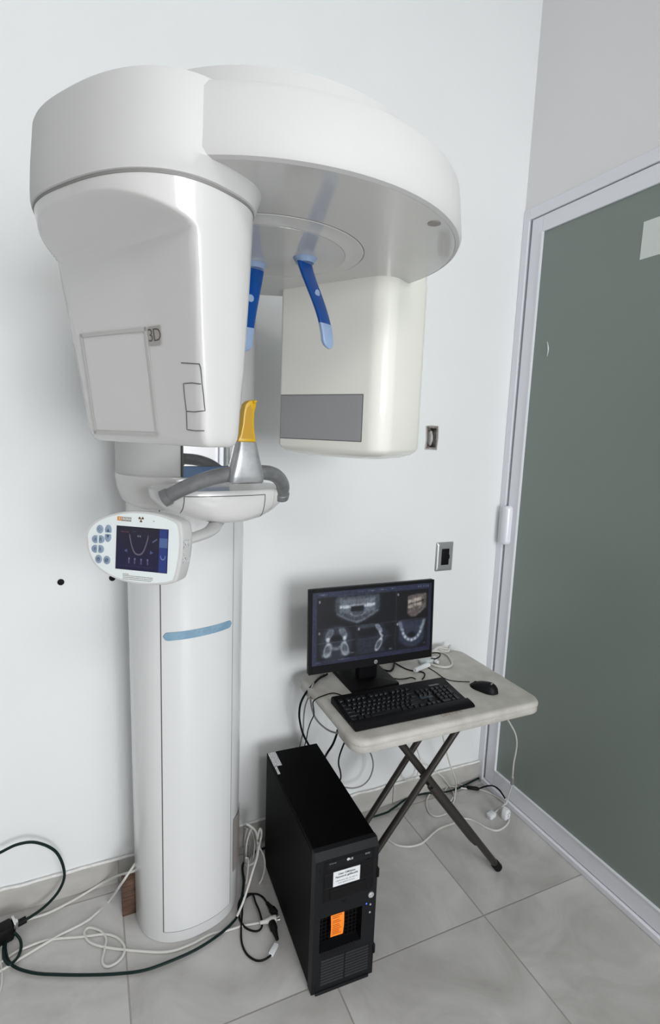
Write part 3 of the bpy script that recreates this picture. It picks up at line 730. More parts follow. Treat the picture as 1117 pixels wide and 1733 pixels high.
def pbtn(x, y, rx, ry, clip=None, glyph=None):
    px, py = cp(x, y); a, b = on_panel(px, py)
    pts = []
    for k in range(28):
        t = 2 * PI * k / 28; ca, sa = rx * math.cos(t), ry * math.sin(t)
        if clip == 'l': ca = min(ca, 0.0 + 0.45 * rx)
        if clip == 'r': ca = max(ca, -0.45 * rx)
        if clip == 't': sa = max(sa, -0.45 * ry)
        if clip == 'b': sa = min(sa, 0.45 * ry)
        pts.append((a + ca, b + sa))
    mb = MB(); mb.prism(pts, 0.0009, 0.0022, PF, bev=0.0004)
    o = mb.build('button', M_BTNBLUE, pan)
    return a, b
glyph = MB(); s = 0.000247
for (x, y, rx, ry, cl, g) in ((168, 198, 32, 36, None, 'd'), (247, 207, 31, 46, 't', 'u'), (244, 268, 30, 46, 'b', 'n'), (128, 292, 36, 34, 'l', 'k'), (175, 293, 36, 34, 'r', 'k'), (124, 383, 36, 34, 'l', 'k'), (170, 385, 36, 34, 'r', 'k'), (155, 480, 32, 36, None, 'o'), (233, 490, 32, 36, None, 'q')):
    a, b = pbtn(x, y, rx * s, ry * s, cl)
    r = 0.0035; z0, z1 = 0.0021, 0.0025
    if g == 'u': glyph.prism([(a - r, b - r), (a + r, b - r), (a, b + r)], z0, z1, PF)
    elif g == 'n': glyph.prism([(a - r, b + r), (a, b - r), (a + r, b + r)], z0, z1, PF)
    elif g == 'd':
        for k in range(4): glyph.prism([(a + 0.003 * math.cos(t) + 0.0010 * math.cos(q_), b + 0.003 * math.sin(t) + 0.0010 * math.sin(q_)) for t in [k * PI / 2] for q_ in np.linspace(0, 2 * PI, 7)[:-1]], z0, z1, PF)
    elif g == 'o' or g == 'q':
        pp = [(a + 0.0032 * math.cos(t), b + 0.0032 * math.sin(t)) for t in np.linspace(0, 2 * PI, 14)]
        for p1, p2 in zip(pp, pp[1:]): ribbon(glyph, PF @ Vector((*p1, z0)), PF @ Vector((*p2, z0)), 0.0009, pf)
        if g == 'q': ribbon(glyph, PF @ Vector((a - 0.003, b - 0.003, z0)), PF @ Vector((a + 0.003, b + 0.003, z0)), 0.0009, pf)
        else: ribbon(glyph, PF @ Vector((a, b, z0)), PF @ Vector((a, b + 0.0032, z0)), 0.0009, pf)
    else:
        for dx in (-0.0018, 0.0018): ribbon(glyph, PF @ Vector((a + dx, b - 0.003, z0)), PF @ Vector((a + dx * 0.6, b + 0.003, z0)), 0.0010, pf)
glyph.build('button_symbols', M_BTNINK, pan)
def panel_rect(x0, y0, x1, y1, z, name, mt):
    a = on_panel(*cp(x0, y0)); b = on_panel(*cp(x1, y1)); mb = MB(); mb.bb((a[0], b[1], 0.0008), (b[0], a[1], z), PF); return mb.build(name, mt, pan, flat=True), a, b
_, a, b = panel_rect(370, 80, 462, 128, 0.0014, 'badge_plate', M_GREYBADGE)
panel_rect(332, 76, 370, 118, 0.0014, 'badge_square', mat('badge_orange', (0.62, 0.27, 0.05), 0.5))
mb = MB()
for i, ch in enumerate('SIRONA'):
    q = on_panel(*cp(352 + i * 20, 97 + i * 1.9)); mb.text(ch, 0.0072, PF @ Matrix.Translation((q[0], q[1], 0.0016)), 0.0001)
mb.build('badge_lettering', M_LABEL, pan)
mb = MB(); q = on_panel(*cp(555, 105))
for k in range(3):
    a0_ = PI / 2 * 3 + k * 2 * PI / 3; pts = [(q[0] + r * math.cos(a0_ + t), q[1] + r * math.sin(a0_ + t)) for r, t in [(0.0018, -0.5), (0.0063, -0.5), (0.0065, 0.0), (0.0063, 0.5), (0.0018, 0.5)]]
    mb.prism(pts, 0.0009, 0.0014, PF)
mb.prism([(q[0] + 0.0011 * math.cos(t), q[1] + 0.0011 * math.sin(t)) for t in np.linspace(0, 2 * PI, 10)[:-1]], 0.0009, 0.0014, PF)
mb.build('radiation_symbol', mat('ink_amber', (0.12, 0.055, 0.008), 0.6), pan)
mb = MB()
for k, (y, x0_, x1_) in enumerate(((620, 382, 455), (634, 382, 680), (650, 382, 680), (666, 382, 660))):
    for i in range(int((x1_ - x0_) / 15)):
        x = x0_ + 15 * i; wd = 9 + 4 * random.random(); dy = (x - 382) * 0.105
        a = on_panel(*cp(x, y + dy - 5)); b = on_panel(*cp(x + wd, y + dy + 4)); mb.bb((a[0], b[1], 0.0008), (b[0], a[1], 0.0012), PF)
mb.build('warning_text', M_GREYBADGE, pan, flat=True)
mb = MB(); mb.lathe([(0.0012, 0), (0.0012, 0.001), (0, 0.001)], n=10, mtx=PF @ Matrix.Translation((*on_panel(*cp(676, 124)), 0.0006))); mb.build('status_lamp', M_GREYBADGE, pan)
# rating label on the right edge of the panel
ps = [PF @ Vector((op_.x, op_.y, 0)) for op_ in op]
tb = bmesh.new(); tb.from_mesh(pan.data); tb.transform(Matrix.Translation(WL[pan.name])); PT = BVHTree.FromBMesh(tb); tb.free()
mb = MB(); q = []
for p in ((950, 308), (1012, 300), (1003, 508), (938, 522)):
    hit = PT.ray_cast(CAM, ray(*cp(*p)).normalized()); q.append(hit[0] + hit[1] * 0.0012 if hit[0] else None)
LABELQ = q
if all(x is not None for x in q): mb.poly(q); mb.build('side_label', M_LABELGREY, pan)
# swivel arm
mb = MB(); e0 = PC + pf * -0.03 + pr * 0.03 + pu * -0.005
mb.tube([C(0.035, 0.20, 1.462), C(0.022, 0.27, 1.452), C(-0.02, 0.34, 1.446), C(-0.09, 0.45, 1.445), e0 + pu * 0.012], 0.019, 16, 6, ell=0.6); mb.build('panel_arm', M_PLASTIC2, X)

# wooden wedge beside the column foot
mb = MB(); p0 = fl(221, 1548, 0); WOODY = p0.y
mb.bb((p0.x - 0.026, p0.y, 0.0), (p0.x + 0.05, p0.y + 0.035, 0.135), bev=0.002); tag(mb.build('wood_block', M_WOOD), 'brown wooden block standing on the floor behind the white column foot', 'wood block')

# switch plate on the wall
T = thing('switch_plate', 'silver wall plate with a black socket insert, above the monitor', 'wall plate', (-0.303, 0, 1.10))
SW = frame((-0.303, 0, 1.164), (1, 0, 0), (0, 0, 1))
mb = MB(); mb.loft([[SW @ Vector((x, y, z)) for x, y in rrect(-w_, -h_, w_, h_, 0.005)] for w_, h_, z in ((0.046, 0.066, 0.0), (0.046, 0.066, 0.004), (0.0435, 0.0635, 0.007), (0.036, 0.055, 0.0105), (0.034, 0.053, 0.0105))])
mb.build('cover_plate', M_PLATE, T)
mb = MB(); mb.prism([(-0.020, -0.037), (0.020, -0.037), (0.020, -0.012), (0.024, -0.008), (0.024, 0.006), (0.020, 0.012), (0.020, 0.037), (-0.020, 0.037)], 0.0107, 0.0125, SW, bev=0.001); mb.build('socket_insert', M_BEZEL2, T)

# ================================================================== FOLDING TABLE
TX0, TX1, TY0, TY1, TZ = -1.016, -0.226, -0.572, -0.048, 0.74
T = thing('folding_table', 'small worn off-white folding table with dark crossed metal legs', 'table', ((TX0 + TX1) / 2, (TY0 + TY1) / 2, 0))
mb = MB(); mb.loft([[(x, y, z) for x, y in rrect(TX0 + i, TY0 + i, TX1 - i, TY1 - i, 0.055, 10)] for z, i in ((0.716, 0.008), (0.7165, 0.002), (0.72, 0.0), (0.729, 0.0), (0.736, 0.003), (0.7395, 0.009), (0.74, 0.016))])
top = mb.build('table_top', M_TABLE, T, angle=50)
outer = rrect(TX0 + .0015, TY0 + .0015, TX1 - .0015, TY1 - .0015, 0.054, 10); inner = rrect(TX0 + .02, TY0 + .02, TX1 - .02, TY1 - .02, 0.038, 10)
rings = []
dense = []
for (a, ai), (b, bi) in zip(zip(outer, inner), zip(outer[1:] + outer[:1], inner[1:] + inner[:1])):
    L_ = math.dist(a, b); kk = max(1, int(L_ / 0.02))
    for k in range(kk): dense.append((a[0] + (b[0] - a[0]) * k / kk, a[1] + (b[1] - a[1]) * k / kk, ai[0] + (bi[0] - ai[0]) * k / kk, ai[1] + (bi[1] - ai[1]) * k / kk))
def dep(x, y):
    if x < TX0 + 0.05 and -0.45 < y < -0.20:
        return 0.012 if -0.43 < y < -0.22 else 0.02
    return 0.045
mb = MB()
mb.loft([[(p[0], p[1], 0.7175), (p[0], p[1], 0.74 - dep(p[0], p[1]) + 0.004), ((p[0] * 5 + p[2]) / 6, (p[1] * 5 + p[3]) / 6, 0.74 - dep(p[0], p[1])), (p[2], p[3], 0.74 - dep(p[0], p[1])), (p[2], p[3], 0.7175)] for p in dense + dense[:1]], cap=False)
mb.build('apron', M_TABLE, T, angle=50)
# embossed maker's mark on the table edge
mb = MB(); p = at(765, 1207, 'z', 0.7405)
mb.text('LIFETIME', 0.022, frame((p.x, p.y, 0.7401), (1, 0.03, 0), (0, 1, 0)), 0.0004, space=1.1); mb.build('embossed_mark', mat('mark_rust', (0.30, 0.22, 0.19), 0.6), top)
def leg(pts, r, capend=True):
    mb = MB(); mb.tube(pts, r, 16, 0); o = mb.build('leg', M_LEG, T)
    if capend:
        d = (pts[-1] - pts[-2]).normalized(); e = pts[-1]; mb = MB()
        mb.tube([e - d * 0.035, e - d * 0.033, e - d * 0.004, e - d * 0.001, e], r * 1.22, 16, radii=[r * 1.05, r * 1.25, r * 1.28, r * 1.1, r * 0.6]); mb.build('foot_cap', M_RUBBER, o)
    return o
A1 = Vector((-0.312, -0.506, 0.016)); A0_ = Vector((-0.845, -0.450, 0.718))
la = leg([A0_, A1], 0.0135)
dA = (A1 - A0_).normalized()
mb = MB(); off = Vector((-0.005, 0.004, -0.004)); mb.tube([A0_ + (A1 - A0_) * f_ + off for f_ in (0.40, 0.405, 0.76, 0.80)], 0.0175, 16, radii=[0.0165, 0.0175, 0.0175, 0.0135]); mb.build('slide_tube', M_LEG, la)
def onp(px, py, y): return at(px, py, 'y', y)
b1, b2 = onp(772, 1237, -0.502), onp(645, 1428, -0.502); db = b2 - b1
bt = b1 + db * ((0.718 - b1.z) / db.z); bb_ = b1 + db * ((0.20 - b1.z) / db.z)
lb = leg([bt, bb_, Vector((-0.948, -0.502, 0.013))], 0.012)
c1, c2 = onp(710, 1250, -0.31), onp(627, 1380, -0.31); dc = c2 - c1
ct = c1 + dc * ((0.718 - c1.z) / dc.z); cb = c1 + dc * ((0.08 - c1.z) / dc.z)
lc = leg([ct, cb, Vector((max(cb.x - 0.05, -0.945), -0.31, 0.013))], 0.012)
pv = at(720, 1322, 'y', -0.490)
mb = MB(); mb.tube([pv + Vector((0, -0.028, 0)), pv + Vector((0, 0.03, 0))], 0.006, 12); mb.build('pivot_bolt', M_LEG, T)
mb = MB(); mb.bb((-0.87, TY0 + 0.022, 0.705), (-0.83, TY1 - 0.022, 0.7165)); mb.build('leg_rail', M_LEG, T)
mb = MB(); mb.bb((min(bt.x, ct.x) - 0.02, TY0 + 0.022, 0.705), (max(bt.x, ct.x) + 0.02, TY1 - 0.022, 0.7165)); mb.build('leg_rail', M_LEG, T)

# ================================================================== MONITOR
MC = Vector((-0.790, -0.257, 0.988)); my, mt_ = -0.018, 0.052
mr = Vector((math.cos(my), math.sin(my), 0)); mn = Vector((-math.sin(my), math.cos(my), 0)); mu = (Vector((0, 0, 1)) * math.cos(mt_) + mn * math.sin(mt_)).normalized()
MFm = frame(MC, mr, mu)              # +z of this frame points to the viewer
MWd, MHt = 0.522, 0.312
T = thing('computer_monitor', 'black flat monitor showing dental scan images on the folding table', 'monitor', (-0.77, -0.20, TZ))
mb = MB(); mb.bb((-MWd / 2, -MHt / 2, -0.022), (MWd / 2, MHt / 2, -0.002), MFm, bev=0.004)
mb.bb((-0.19, -0.11, -0.045), (0.19, 0.11, -0.02), MFm, bev=0.015); mb.build('housing', M_BEZEL2, T)
bz = MB(); lw, rw, tw, bw = 0.0125, 0.010, 0.012, 0.030
for lo, hi in (((-MWd / 2, -MHt / 2, -0.003), (-MWd / 2 + lw, MHt / 2, 0.0015)), ((MWd / 2 - rw, -MHt / 2, -0.003), (MWd / 2, MHt / 2, 0.0015)), ((-MWd / 2 + lw, MHt / 2 - tw, -0.003), (MWd / 2 - rw, MHt / 2, 0.0015)), ((-MWd / 2 + lw, -MHt / 2, -0.003), (MWd / 2 - rw, -MHt / 2 + bw, 0.0015))):
    bz.bb(lo, hi, MFm, bev=0.001, seg=1)
bez = bz.build('bezel', M_BEZEL2, T)
def scan():
    nx, ny = 300, 176; x, y = grid(nx, ny); ar = 300 / 176
    I = np.zeros((ny, nx, 3)); I[:] = (0.055, 0.058, 0.075)
    nz = fnoise(nx, ny, 2); nf = fnoise(nx, ny, 1)
    def ell(cx, cy, rx, ry): return ((x - cx) / rx) ** 2 + ((y - cy) / ry) ** 2
    def add(mask, c, a=1.0):
        m_ = np.clip(mask, 0, 1)[..., None] * a; I[:] = I * (1 - m_) + np.array(c) * m_
    def soft(v, r=1): return blur(v.astype(float), r)
    chrome = (0.19, 0.21, 0.31)
    add(y < 0.075, chrome); add(y > 0.935, (0.17, 0.18, 0.28)); add(x < 0.035, chrome); add(x > 0.972, (0.15, 0.16, 0.24))
    # panoramic slice
    P = (x > 0.04) & (x < 0.68) & (y > 0.085) & (y < 0.50)
    jaw = soft((ell(0.36, 0.20, 0.19, 0.30) < 1) & (y < 0.20 + 0.28 - 0.9 * np.abs(x - 0.36) ** 1.25 * 1.4) & (np.abs(x - 0.36) < 0.185) & P, 3)
    add(jaw, (0.30, 0.33, 0.38), 0.8); add(jaw * np.clip(0.5 + 0.2 * nz, 0, 1), (0.42, 0.45, 0.50), 0.5)
    rim = soft((np.abs(y - (0.455 - 1.55 * np.abs(x - 0.36) ** 1.35)) < 0.013) & (np.abs(x - 0.36) < 0.17), 1); add(rim, (0.55, 0.58, 0.62), 0.6)
    for k in range(15):
        cx = 0.225 + 0.0193 * k + rng.uniform(-0.003, 0.003); amp = 0.018 * ((k - 7) / 7) ** 2
        up = soft((np.abs(x - cx) < 0.007) & (np.abs(y - (0.180 - amp * 0.3 + rng.uniform(-.012, .012))) < 0.05) & P, 2); add(up, (0.60, 0.63, 0.68), 0.8)
        if k < 5 or k > 9:
            lo = soft((np.abs(x - cx) < 0.008) & (np.abs(y - (0.300 - amp + rng.uniform(-.01, .01))) < 0.040) & P, 2); add(lo, (0.58, 0.61, 0.66), 0.7)
            cr = soft((np.abs(x - cx) < 0.010) & (np.abs(y - (0.235 - amp * 0.4)) < 0.022) & P, 1); add(cr, (0.90, 0.93, 0.97), 0.85)
    add(soft((np.abs(x - 0.355) < 0.052) & (np.abs(y - 0.262) < 0.036), 1), (0.045, 0.05, 0.06), 0.95)
    add(soft((np.abs(x - 0.35) < 0.055) & (np.abs(y - 0.222) < 0.011), 1), (0.80, 0.84, 0.88), 0.7)
    add(soft(np.abs(np.sqrt(ell(0.36, 0.325, 0.055, 0.045)) - 1) < 0.16, 1) * (y > 0.32), (0.62, 0.66, 0.70), 0.7)
    # volume rendering of a jaw
    add((x > 0.69) & (x < 0.97) & (y > 0.085) & (y < 0.50), (0.045, 0.045, 0.05))
    hd = soft((x > 0.785) & (x < 0.955) & (y > 0.12) & (y < 0.175 + 0.0 + 0.30 * (1 - 0.0)) & (y < 0.47 - 1.6 * np.clip(x - 0.86, 0, 1) ** 1.1 ) & (y > 0.16 - 0.3 * np.clip(x - 0.80, 0, 0.06)) & (ell(0.865, 0.27, 0.105, 0.22) < 1), 1)
    add(hd, (0.40, 0.375, 0.365), 0.95); add(hd * np.clip(0.45 + 0.2 * nz, 0, 1), (0.52, 0.49, 0.47), 0.6)
    add(hd * ((y > 0.355) & (x < 0.87)), (0.42, 0.37, 0.37), 0.6)
    add(soft((np.abs(y - (0.285 - 0.30 * (x - 0.79))) < 0.014) & (x > 0.79) & (x < 0.93), 1), (0.07, 0.06, 0.06), 0.9)
    for k in range(8):
        cx = 0.795 + 0.0155 * k; add(soft((np.abs(x - cx) < 0.0052) & (np.abs(y - (0.255 - 0.3 * (cx - 0.79))) < 0.030), 1), (0.92, 0.89, 0.84), 0.85)
        add(soft((np.abs(x - cx) < 0.0050) & (np.abs(y - (0.318 - 0.3 * (cx - 0.79))) < 0.026), 1), (0.86, 0.82, 0.78), 0.8)
    # coronal slice
    add((x > 0.04) & (x < 0.345) & (y > 0.515) & (y < 0.925), (0.07, 0.075, 0.09))
    add(soft((np.abs(x - 0.19) < 0.125) & (ell(0.19, 0.72, 0.14, 0.25) < 1), 3), (0.22, 0.235, 0.285), 0.85)
    def tilt(cx, cy, rx, ry, k_): return ((x - cx - k_ * (y - cy)) / rx) ** 2 + ((y - cy) / ry) ** 2
    for sg in (-1, 1):
        cx = 0.19 + sg * 0.062
        e = tilt(cx - sg * 0.008, 0.585, 0.026, 0.078, sg * 0.22); add(soft((e < 1) & (y > 0.525), 2), (0.44, 0.47, 0.51), 0.8); add(soft((np.abs(e - 0.85) < 0.3) & (y > 0.525), 1), (0.70, 0.74, 0.78), 0.55)
        add(soft(tilt(cx + sg * 0.004, 0.662, 0.015, 0.034, 0) < 1, 1), (0.92, 0.95, 0.98), 0.85); add(soft(tilt(cx + sg * 0.004, 0.722, 0.013, 0.030, 0) < 1, 1), (0.86, 0.90, 0.94), 0.75)
        e = tilt(cx + sg * 0.006, 0.805, 0.030, 0.095, sg * 0.10); add(soft(e < 1, 2), (0.40, 0.43, 0.47), 0.8); add(soft(np.abs(e - 0.85) < 0.28, 1), (0.80, 0.84, 0.87), 0.7)
        e = tilt(cx + sg * 0.014, 0.872, 0.038, 0.030, 0); add(soft(e < 1, 2), (0.66, 0.70, 0.73), 0.7)
    add(soft((np.abs(np.sqrt(ell(0.19, 0.72, 0.050, 0.080)) - 1) < 0.22) & (y > 0.735), 2), (0.62, 0.66, 0.70), 0.75)
    add(soft(ell(0.19, 0.655, 0.045, 0.045) < 1, 2), (0.03, 0.03, 0.04), 0.9)
    add((np.abs(y - 0.70) < 0.003) & (x > 0.04) & (x < 0.345), (0.42, 0.44, 0.46), 0.6)
    # sagittal slice
    add((x > 0.36) & (x < 0.68) & (y > 0.515) & (y < 0.925), (0.17, 0.185, 0.235))
    add(soft((ell(0.43, 0.60, 0.115, 0.085) < 1) & (x > 0.362) & (y > 0.515), 3), (0.05, 0.055, 0.07), 0.9)
    add(soft((ell(0.44, 0.535, 0.10, 0.03) < 1) & (x > 0.362), 2), (0.36, 0.39, 0.44), 0.6)
    add(soft((y > 0.515) & (y < 0.925) & (x < 0.68) & (x > 0.605 + 0.022 * np.sin(y * 22 - 1.0) - 0.05 * np.clip(y - 0.86, 0, 1)), 2), (0.05, 0.055, 0.07), 0.9)
    e = tilt(0.538, 0.575, 0.020, 0.065, 0.33); add(soft((e < 1) & (y > 0.52), 1), (0.60, 0.64, 0.69), 0.8); add(soft((np.abs(e - 0.85) < 0.3) & (y > 0.52), 1), (0.86, 0.90, 0.93), 0.5)
    add(soft(tilt(0.556, 0.665, 0.009, 0.045, 0.28) < 1, 1), (0.93, 0.95, 0.97), 0.85)
    add(soft(tilt(0.562, 0.725, 0.009, 0.045, -0.25) < 1, 1), (0.88, 0.91, 0.94), 0.85)
    e = tilt(0.540, 0.815, 0.024, 0.085, -0.22); add(soft(e < 1, 1), (0.34, 0.37, 0.42), 0.85); add(soft(np.abs(e - 0.85) < 0.30, 1), (0.86, 0.89, 0.92), 0.8)
    add((np.abs(y - 0.71) < 0.003) & (x > 0.36) & (x < 0.68), (0.38, 0.40, 0.45), 0.6)
    # axial slice
    add((x > 0.69) & (x < 0.97) & (y > 0.515) & (y < 0.925), (0.07, 0.075, 0.09))
    add(soft((x > 0.715) & (x < 0.94) & (y > 0.515) & (y < 0.915 - 6 * np.clip(np.abs(x - 0.83) - 0.03, 0, 1) ** 1.6), 2), (0.23, 0.25, 0.33), 0.9)
    dd = np.abs(np.sqrt(ell(0.83, 0.62, 0.085, 0.19)) - 1)
    add(soft((dd < 0.14) & (y > 0.62), 1), (0.55, 0.60, 0.66), 0.7)
    add(soft((dd < 0.10) & (y > 0.64) & (np.sin(np.arctan2(y - 0.62, (x - 0.83) * 2.2) * 17) > -0.2), 1), (0.90, 0.93, 0.97), 0.8)
    for sg in (-1, 1): add(soft((np.abs(x - (0.83 + sg * (0.088 + 0.18 * (0.66 - y)))) < 0.014) & (y > 0.52) & (y < 0.66), 2), (0.60, 0.64, 0.70), 0.8)
    add(soft(ell(0.83, 0.735, 0.035, 0.04) < 1, 2), (0.03, 0.03, 0.04), 0.85)
    # dividers, small marks
    for d_ in (np.abs(x - 0.685) < 0.0022, (np.abs(x - 0.352) < 0.002) & (y > 0.5), (np.abs(y - 0.507) < 0.0035)): add(d_ & (y > 0.075) & (y < 0.935) & (x > 0.035) & (x < 0.972), (0.42, 0.43, 0.47), 0.75)
    for cx, cy in ((0.055, 0.13), (0.70, 0.13), (0.055, 0.56), (0.372, 0.56), (0.70, 0.56)): add(ell(cx, cy, 0.008, 0.02) < 1, (0.75, 0.76, 0.80), 0.8)
    for x0, x1, yy in ((0.05, 0.12, 0.038), (0.36, 0.40, 0.035), (0.44, 0.50, 0.035), (0.53, 0.60, 0.035), (0.64, 0.68, 0.035), (0.03, 0.07, 0.965), (0.21, 0.30, 0.955), (0.31, 0.34, 0.88), (0.93, 0.955, 0.88), (0.63, 0.66, 0.90)):
        add((x > x0) & (x < x1) & (np.abs(y - yy) < 0.010) & (np.sin(x * 900) > -0.4), (0.58, 0.60, 0.68), 0.6)
    for cx in (0.88, 0.90, 0.925, 0.945, 0.965): add((np.abs(x - cx) < 0.005) & (np.abs(y - 0.035) < 0.012), (0.55, 0.57, 0.65), 0.7)
    for c_ in range(3): I[..., c_] = blur(I[..., c_], 1) * 0.7 + I[..., c_] * 0.3
    I *= np.clip(1 + 0.05 * nz + 0.03 * nf, 0.6, 1.4)[..., None]; I += nf[..., None] * 0.006
    return np.clip(I, 0, 1)
screen_mesh('screen', MFm @ Matrix.Translation(((lw - rw) / 2, (bw - tw) / 2, -0.0006)), MWd - lw - rw, MHt - tw - bw, scan(), T, 0.56)
mb = MB(); lg = MFm @ Matrix.Translation((0.010, -MHt / 2 + 0.0145, 0.0017)); mb.lathe([(0.0075, 0), (0.0075, 0.0006), (0.0, 0.0006)], n=24, mtx=lg); ld = mb.build('logo_disc', M_SILVER, bez)
mb = MB(); mb.text('hp', 0.011, lg @ Matrix.Translation((0, 0, 0.0008)), 0.0002, bold=0.0001); o = mb.build('logo_lettering', M_INK, bez)
mb = MB(); mb.prism(rrect(-0.102, -0.105, 0.102, 0.105, 0.008), 0.0, 0.011, frame((-0.775, -0.172, TZ), (1, -0.02, 0), (0.02, 1, 0)), bev=0.004); mb.build('stand_base', M_BEZEL2, T)
mb = MB(); mb.bb((-0.815, -0.205, TZ + 0.010), (-0.735, -0.165, 0.96), bev=0.006); mb.build('stand_neck', M_BEZEL2, T)

# ================================================================== KEYBOARD
KX0, KX1, KY0, KY1 = -0.985, -0.505, -0.513, -0.312
T = thing('keyboard', 'full size black keyboard with a wrist rest on the folding table', 'keyboard', ((KX0 + KX1) / 2, (KY0 + KY1) / 2, TZ))
KF = frame((KX0, KY0, TZ + 0.001), (1, -0.012, 0), (0.012, 1, 0)); KW, KD = KX1 - KX0, KY1 - KY0
def kz(y): return 0.0045 + 0.019 * max(0, (y - 0.045)) / (KD - 0.045) if y > 0.045 else 0.004 + 0.006 * min(1, y / 0.03)
mb = MB(); rings = []
for y in (0.0, 0.003, 0.012, 0.03, 0.044, 0.047, 0.1, 0.15, KD - 0.006, KD - 0.001, KD):
    e = 0.004 if y in (0.0, KD) else 0.0; h = kz(y) + (0.0045 if y <= 0.045 and y > 0.004 else 0) - (0.004 if y in (KD,) else 0)
    h = max(h, 0.003)
    rings.append([KF @ Vector((e, y, 0.0)), KF @ Vector((KW - e, y, 0.0)), KF @ Vector((KW - e, y, h * 0.8)), KF @ Vector((KW - e - 0.003, y, h)), KF @ Vector((e + 0.003, y, h)), KF @ Vector((e, y, h * 0.8))])
mb.loft(rings); kbody = mb.build('keyboard_body', M_BEZEL2, T)
keymesh = {}
keys = []
def key(cx, cy, wx, wy): keys.append((cx, cy, wx, wy))
u = 0.0196; x0 = 0.012; r0 = 0.0585
rows = [(0, [1.25, 1.25, 1.25, 6.25, 1.25, 1.25, 1.25, 1.25]), (1, [2.25] + [1] * 10 + [2.75]), (2, [1.75] + [1] * 11 + [2.25]), (3, [1.5] + [1] * 12 + [1.5]), (4, [1] * 13 + [2])]
for r, ws in rows:
    x = x0
    for w_ in ws: key(x + w_ * u / 2, r0 + r * u, w_ * u, u); x += w_ * u
x = x0
fy = r0 + 5.35 * u
for k in range(13): 
    key(x + u / 2, fy, u, u); x += u + (0.5 * u * 0.98 if k in (0,) else 0.012 if k in (4, 8) else 0)
nx0 = x0 + 15 * u + 0.006
for r in (3, 4):
    for c_ in range(3): key(nx0 + (c_ + .5) * u, r0 + r * u, u, u)
for c_ in range(3): key(nx0 + (c_ + .5) * u, r0, u, u)
key(nx0 + 1.5 * u, r0 + u, u, u)
px0 = nx0 + 3 * u + 0.006
for r in (1, 2, 3): 
    for c_ in range(3): key(px0 + (c_ + .5) * u, r0 + r * u, u, u)
for c_ in range(4): key(px0 + (c_ + .5) * u, r0 + 4 * u, u, u)
key(px0 + u, r0, 2 * u, u); key(px0 + 2.5 * u, r0, u, u); key(px0 + 3.5 * u, r0 + 0.5 * u, u, 2 * u); key(px0 + 3.5 * u, r0 + 2.5 * u, u, 2 * u)
def key_bm(cx, cy, wx, wy):
    mb = MB(); b0, t0 = 0.0011, 0.0034
    z0 = kz(cy) - 0.001
    slope = 0.019 / (KD - 0.045)
    def rg(i, z): return [KF @ Vector((x_, y_, z0 + z + (y_ - cy) * slope)) for x_, y_ in rrect(cx - wx / 2 + i, cy - wy / 2 + i, cx + wx / 2 - i, cy + wy / 2 - i, 0.0025, 3)]
    mb.loft([rg(b0, 0), rg(b0 + 0.0003, 0.002), rg(t0 - 0.0006, 0.0075), rg(t0, 0.0082), rg(t0 + 0.002, 0.0078)]); return mb
protos = {}
for cx, cy, wx, wy in keys:
    kk = (round(wx, 4), round(wy, 4))
    c = KF @ Vector((cx, cy, kz(cy)))
    if kk not in protos:
        o = key_bm(cx, cy, wx, wy).build('key', M_KEY, T, loc=c); protos[kk] = o
    else:
        o = protos[kk].copy(); COL.objects.link(o); o.parent = T; o.location = c - WL[T.name]
mb = MB(); mb.bb((px0 + 0.01, fy - 0.006, kz(fy)), (px0 + 0.055, fy + 0.003, kz(fy) + 0.0012), KF); mb.build('indicator_window', mat('indicator_grey', (0.10, 0.10, 0.11), 0.35), T)
mb = MB(); nxc = nx0 + 0.6 * u
mb.bb((nx0, r0 + 1.95 * u, kz(r0 + 2 * u) - 0.001), (nx0 + 2.6 * u, r0 + 2.5 * u + 0.002, kz(r0 + 2.4 * u) + 0.0012), KF)
mb.build('badge', mat('badge_blue_grey', (0.06, 0.08, 0.10), 0.25), T)

# ================================================================== MOUSE
pa, pb = fl(796, 1154, TZ + 0.012), fl(843, 1170, TZ + 0.012)
mc = (pa + pb) / 2; md = Vector((pb.x - pa.x, pb.y - pa.y, 0)); ml = md.length * 1.0; md.normalize(); ms = Vector((-md.y, md.x, 0))
T = thing('computer_mouse', 'black corded computer mouse on the right of the folding table', 'mouse', (mc.x, mc.y, TZ))
rings = []
for k in range(15):
    t = -1 + 2 * k / 14; e = max(1 - abs(t) ** 2.8, 0.0) ** 0.5; wd = (0.031 + 0.004 * t) * max(e, 0.12); ht = (0.027 + 0.011 * math.sin((t + 0.35) * 1.35)) * max(e, 0.25)
    rings.append([Vector((mc.x, mc.y, TZ + 0.0006)) + md * (t * ml / 2) + ms * (wd * math.cos(a)) + Vector((0, 0, max(0, ht * (math.sin(a) if a <= PI else 0)))) for a in [PI * j / 14 for j in range(15)]])
mb = MB(); mb.loft(rings); mb_o = mb.build('mouse_body', M_BEZEL, T, angle=60)
mb = MB(); wc = Vector((mc.x, mc.y, TZ + 0.0135)) - md * (ml * 0.30); mb.lathe([(0.0001, -0.003), (0.009, -0.003), (0.0095, 0), (0.009, 0.003), (0.0001, 0.003)], n=20, mtx=frame(wc, md, (0, 0, 1))); mb.build('scroll_wheel', M_RUBBER, T)
mb = MB(); lp = Vector((mc.x, mc.y, TZ + 0.0355)) + md * (ml * 0.27); mb.bb((-0.009, -0.003, -0.003), (0.009, 0.003, 0.0), frame(lp, ms, -md), bev=0.001, seg=1); mb.build('pale_mark', mat('mark_grey', (0.28, 0.28, 0.29), 0.4), T)

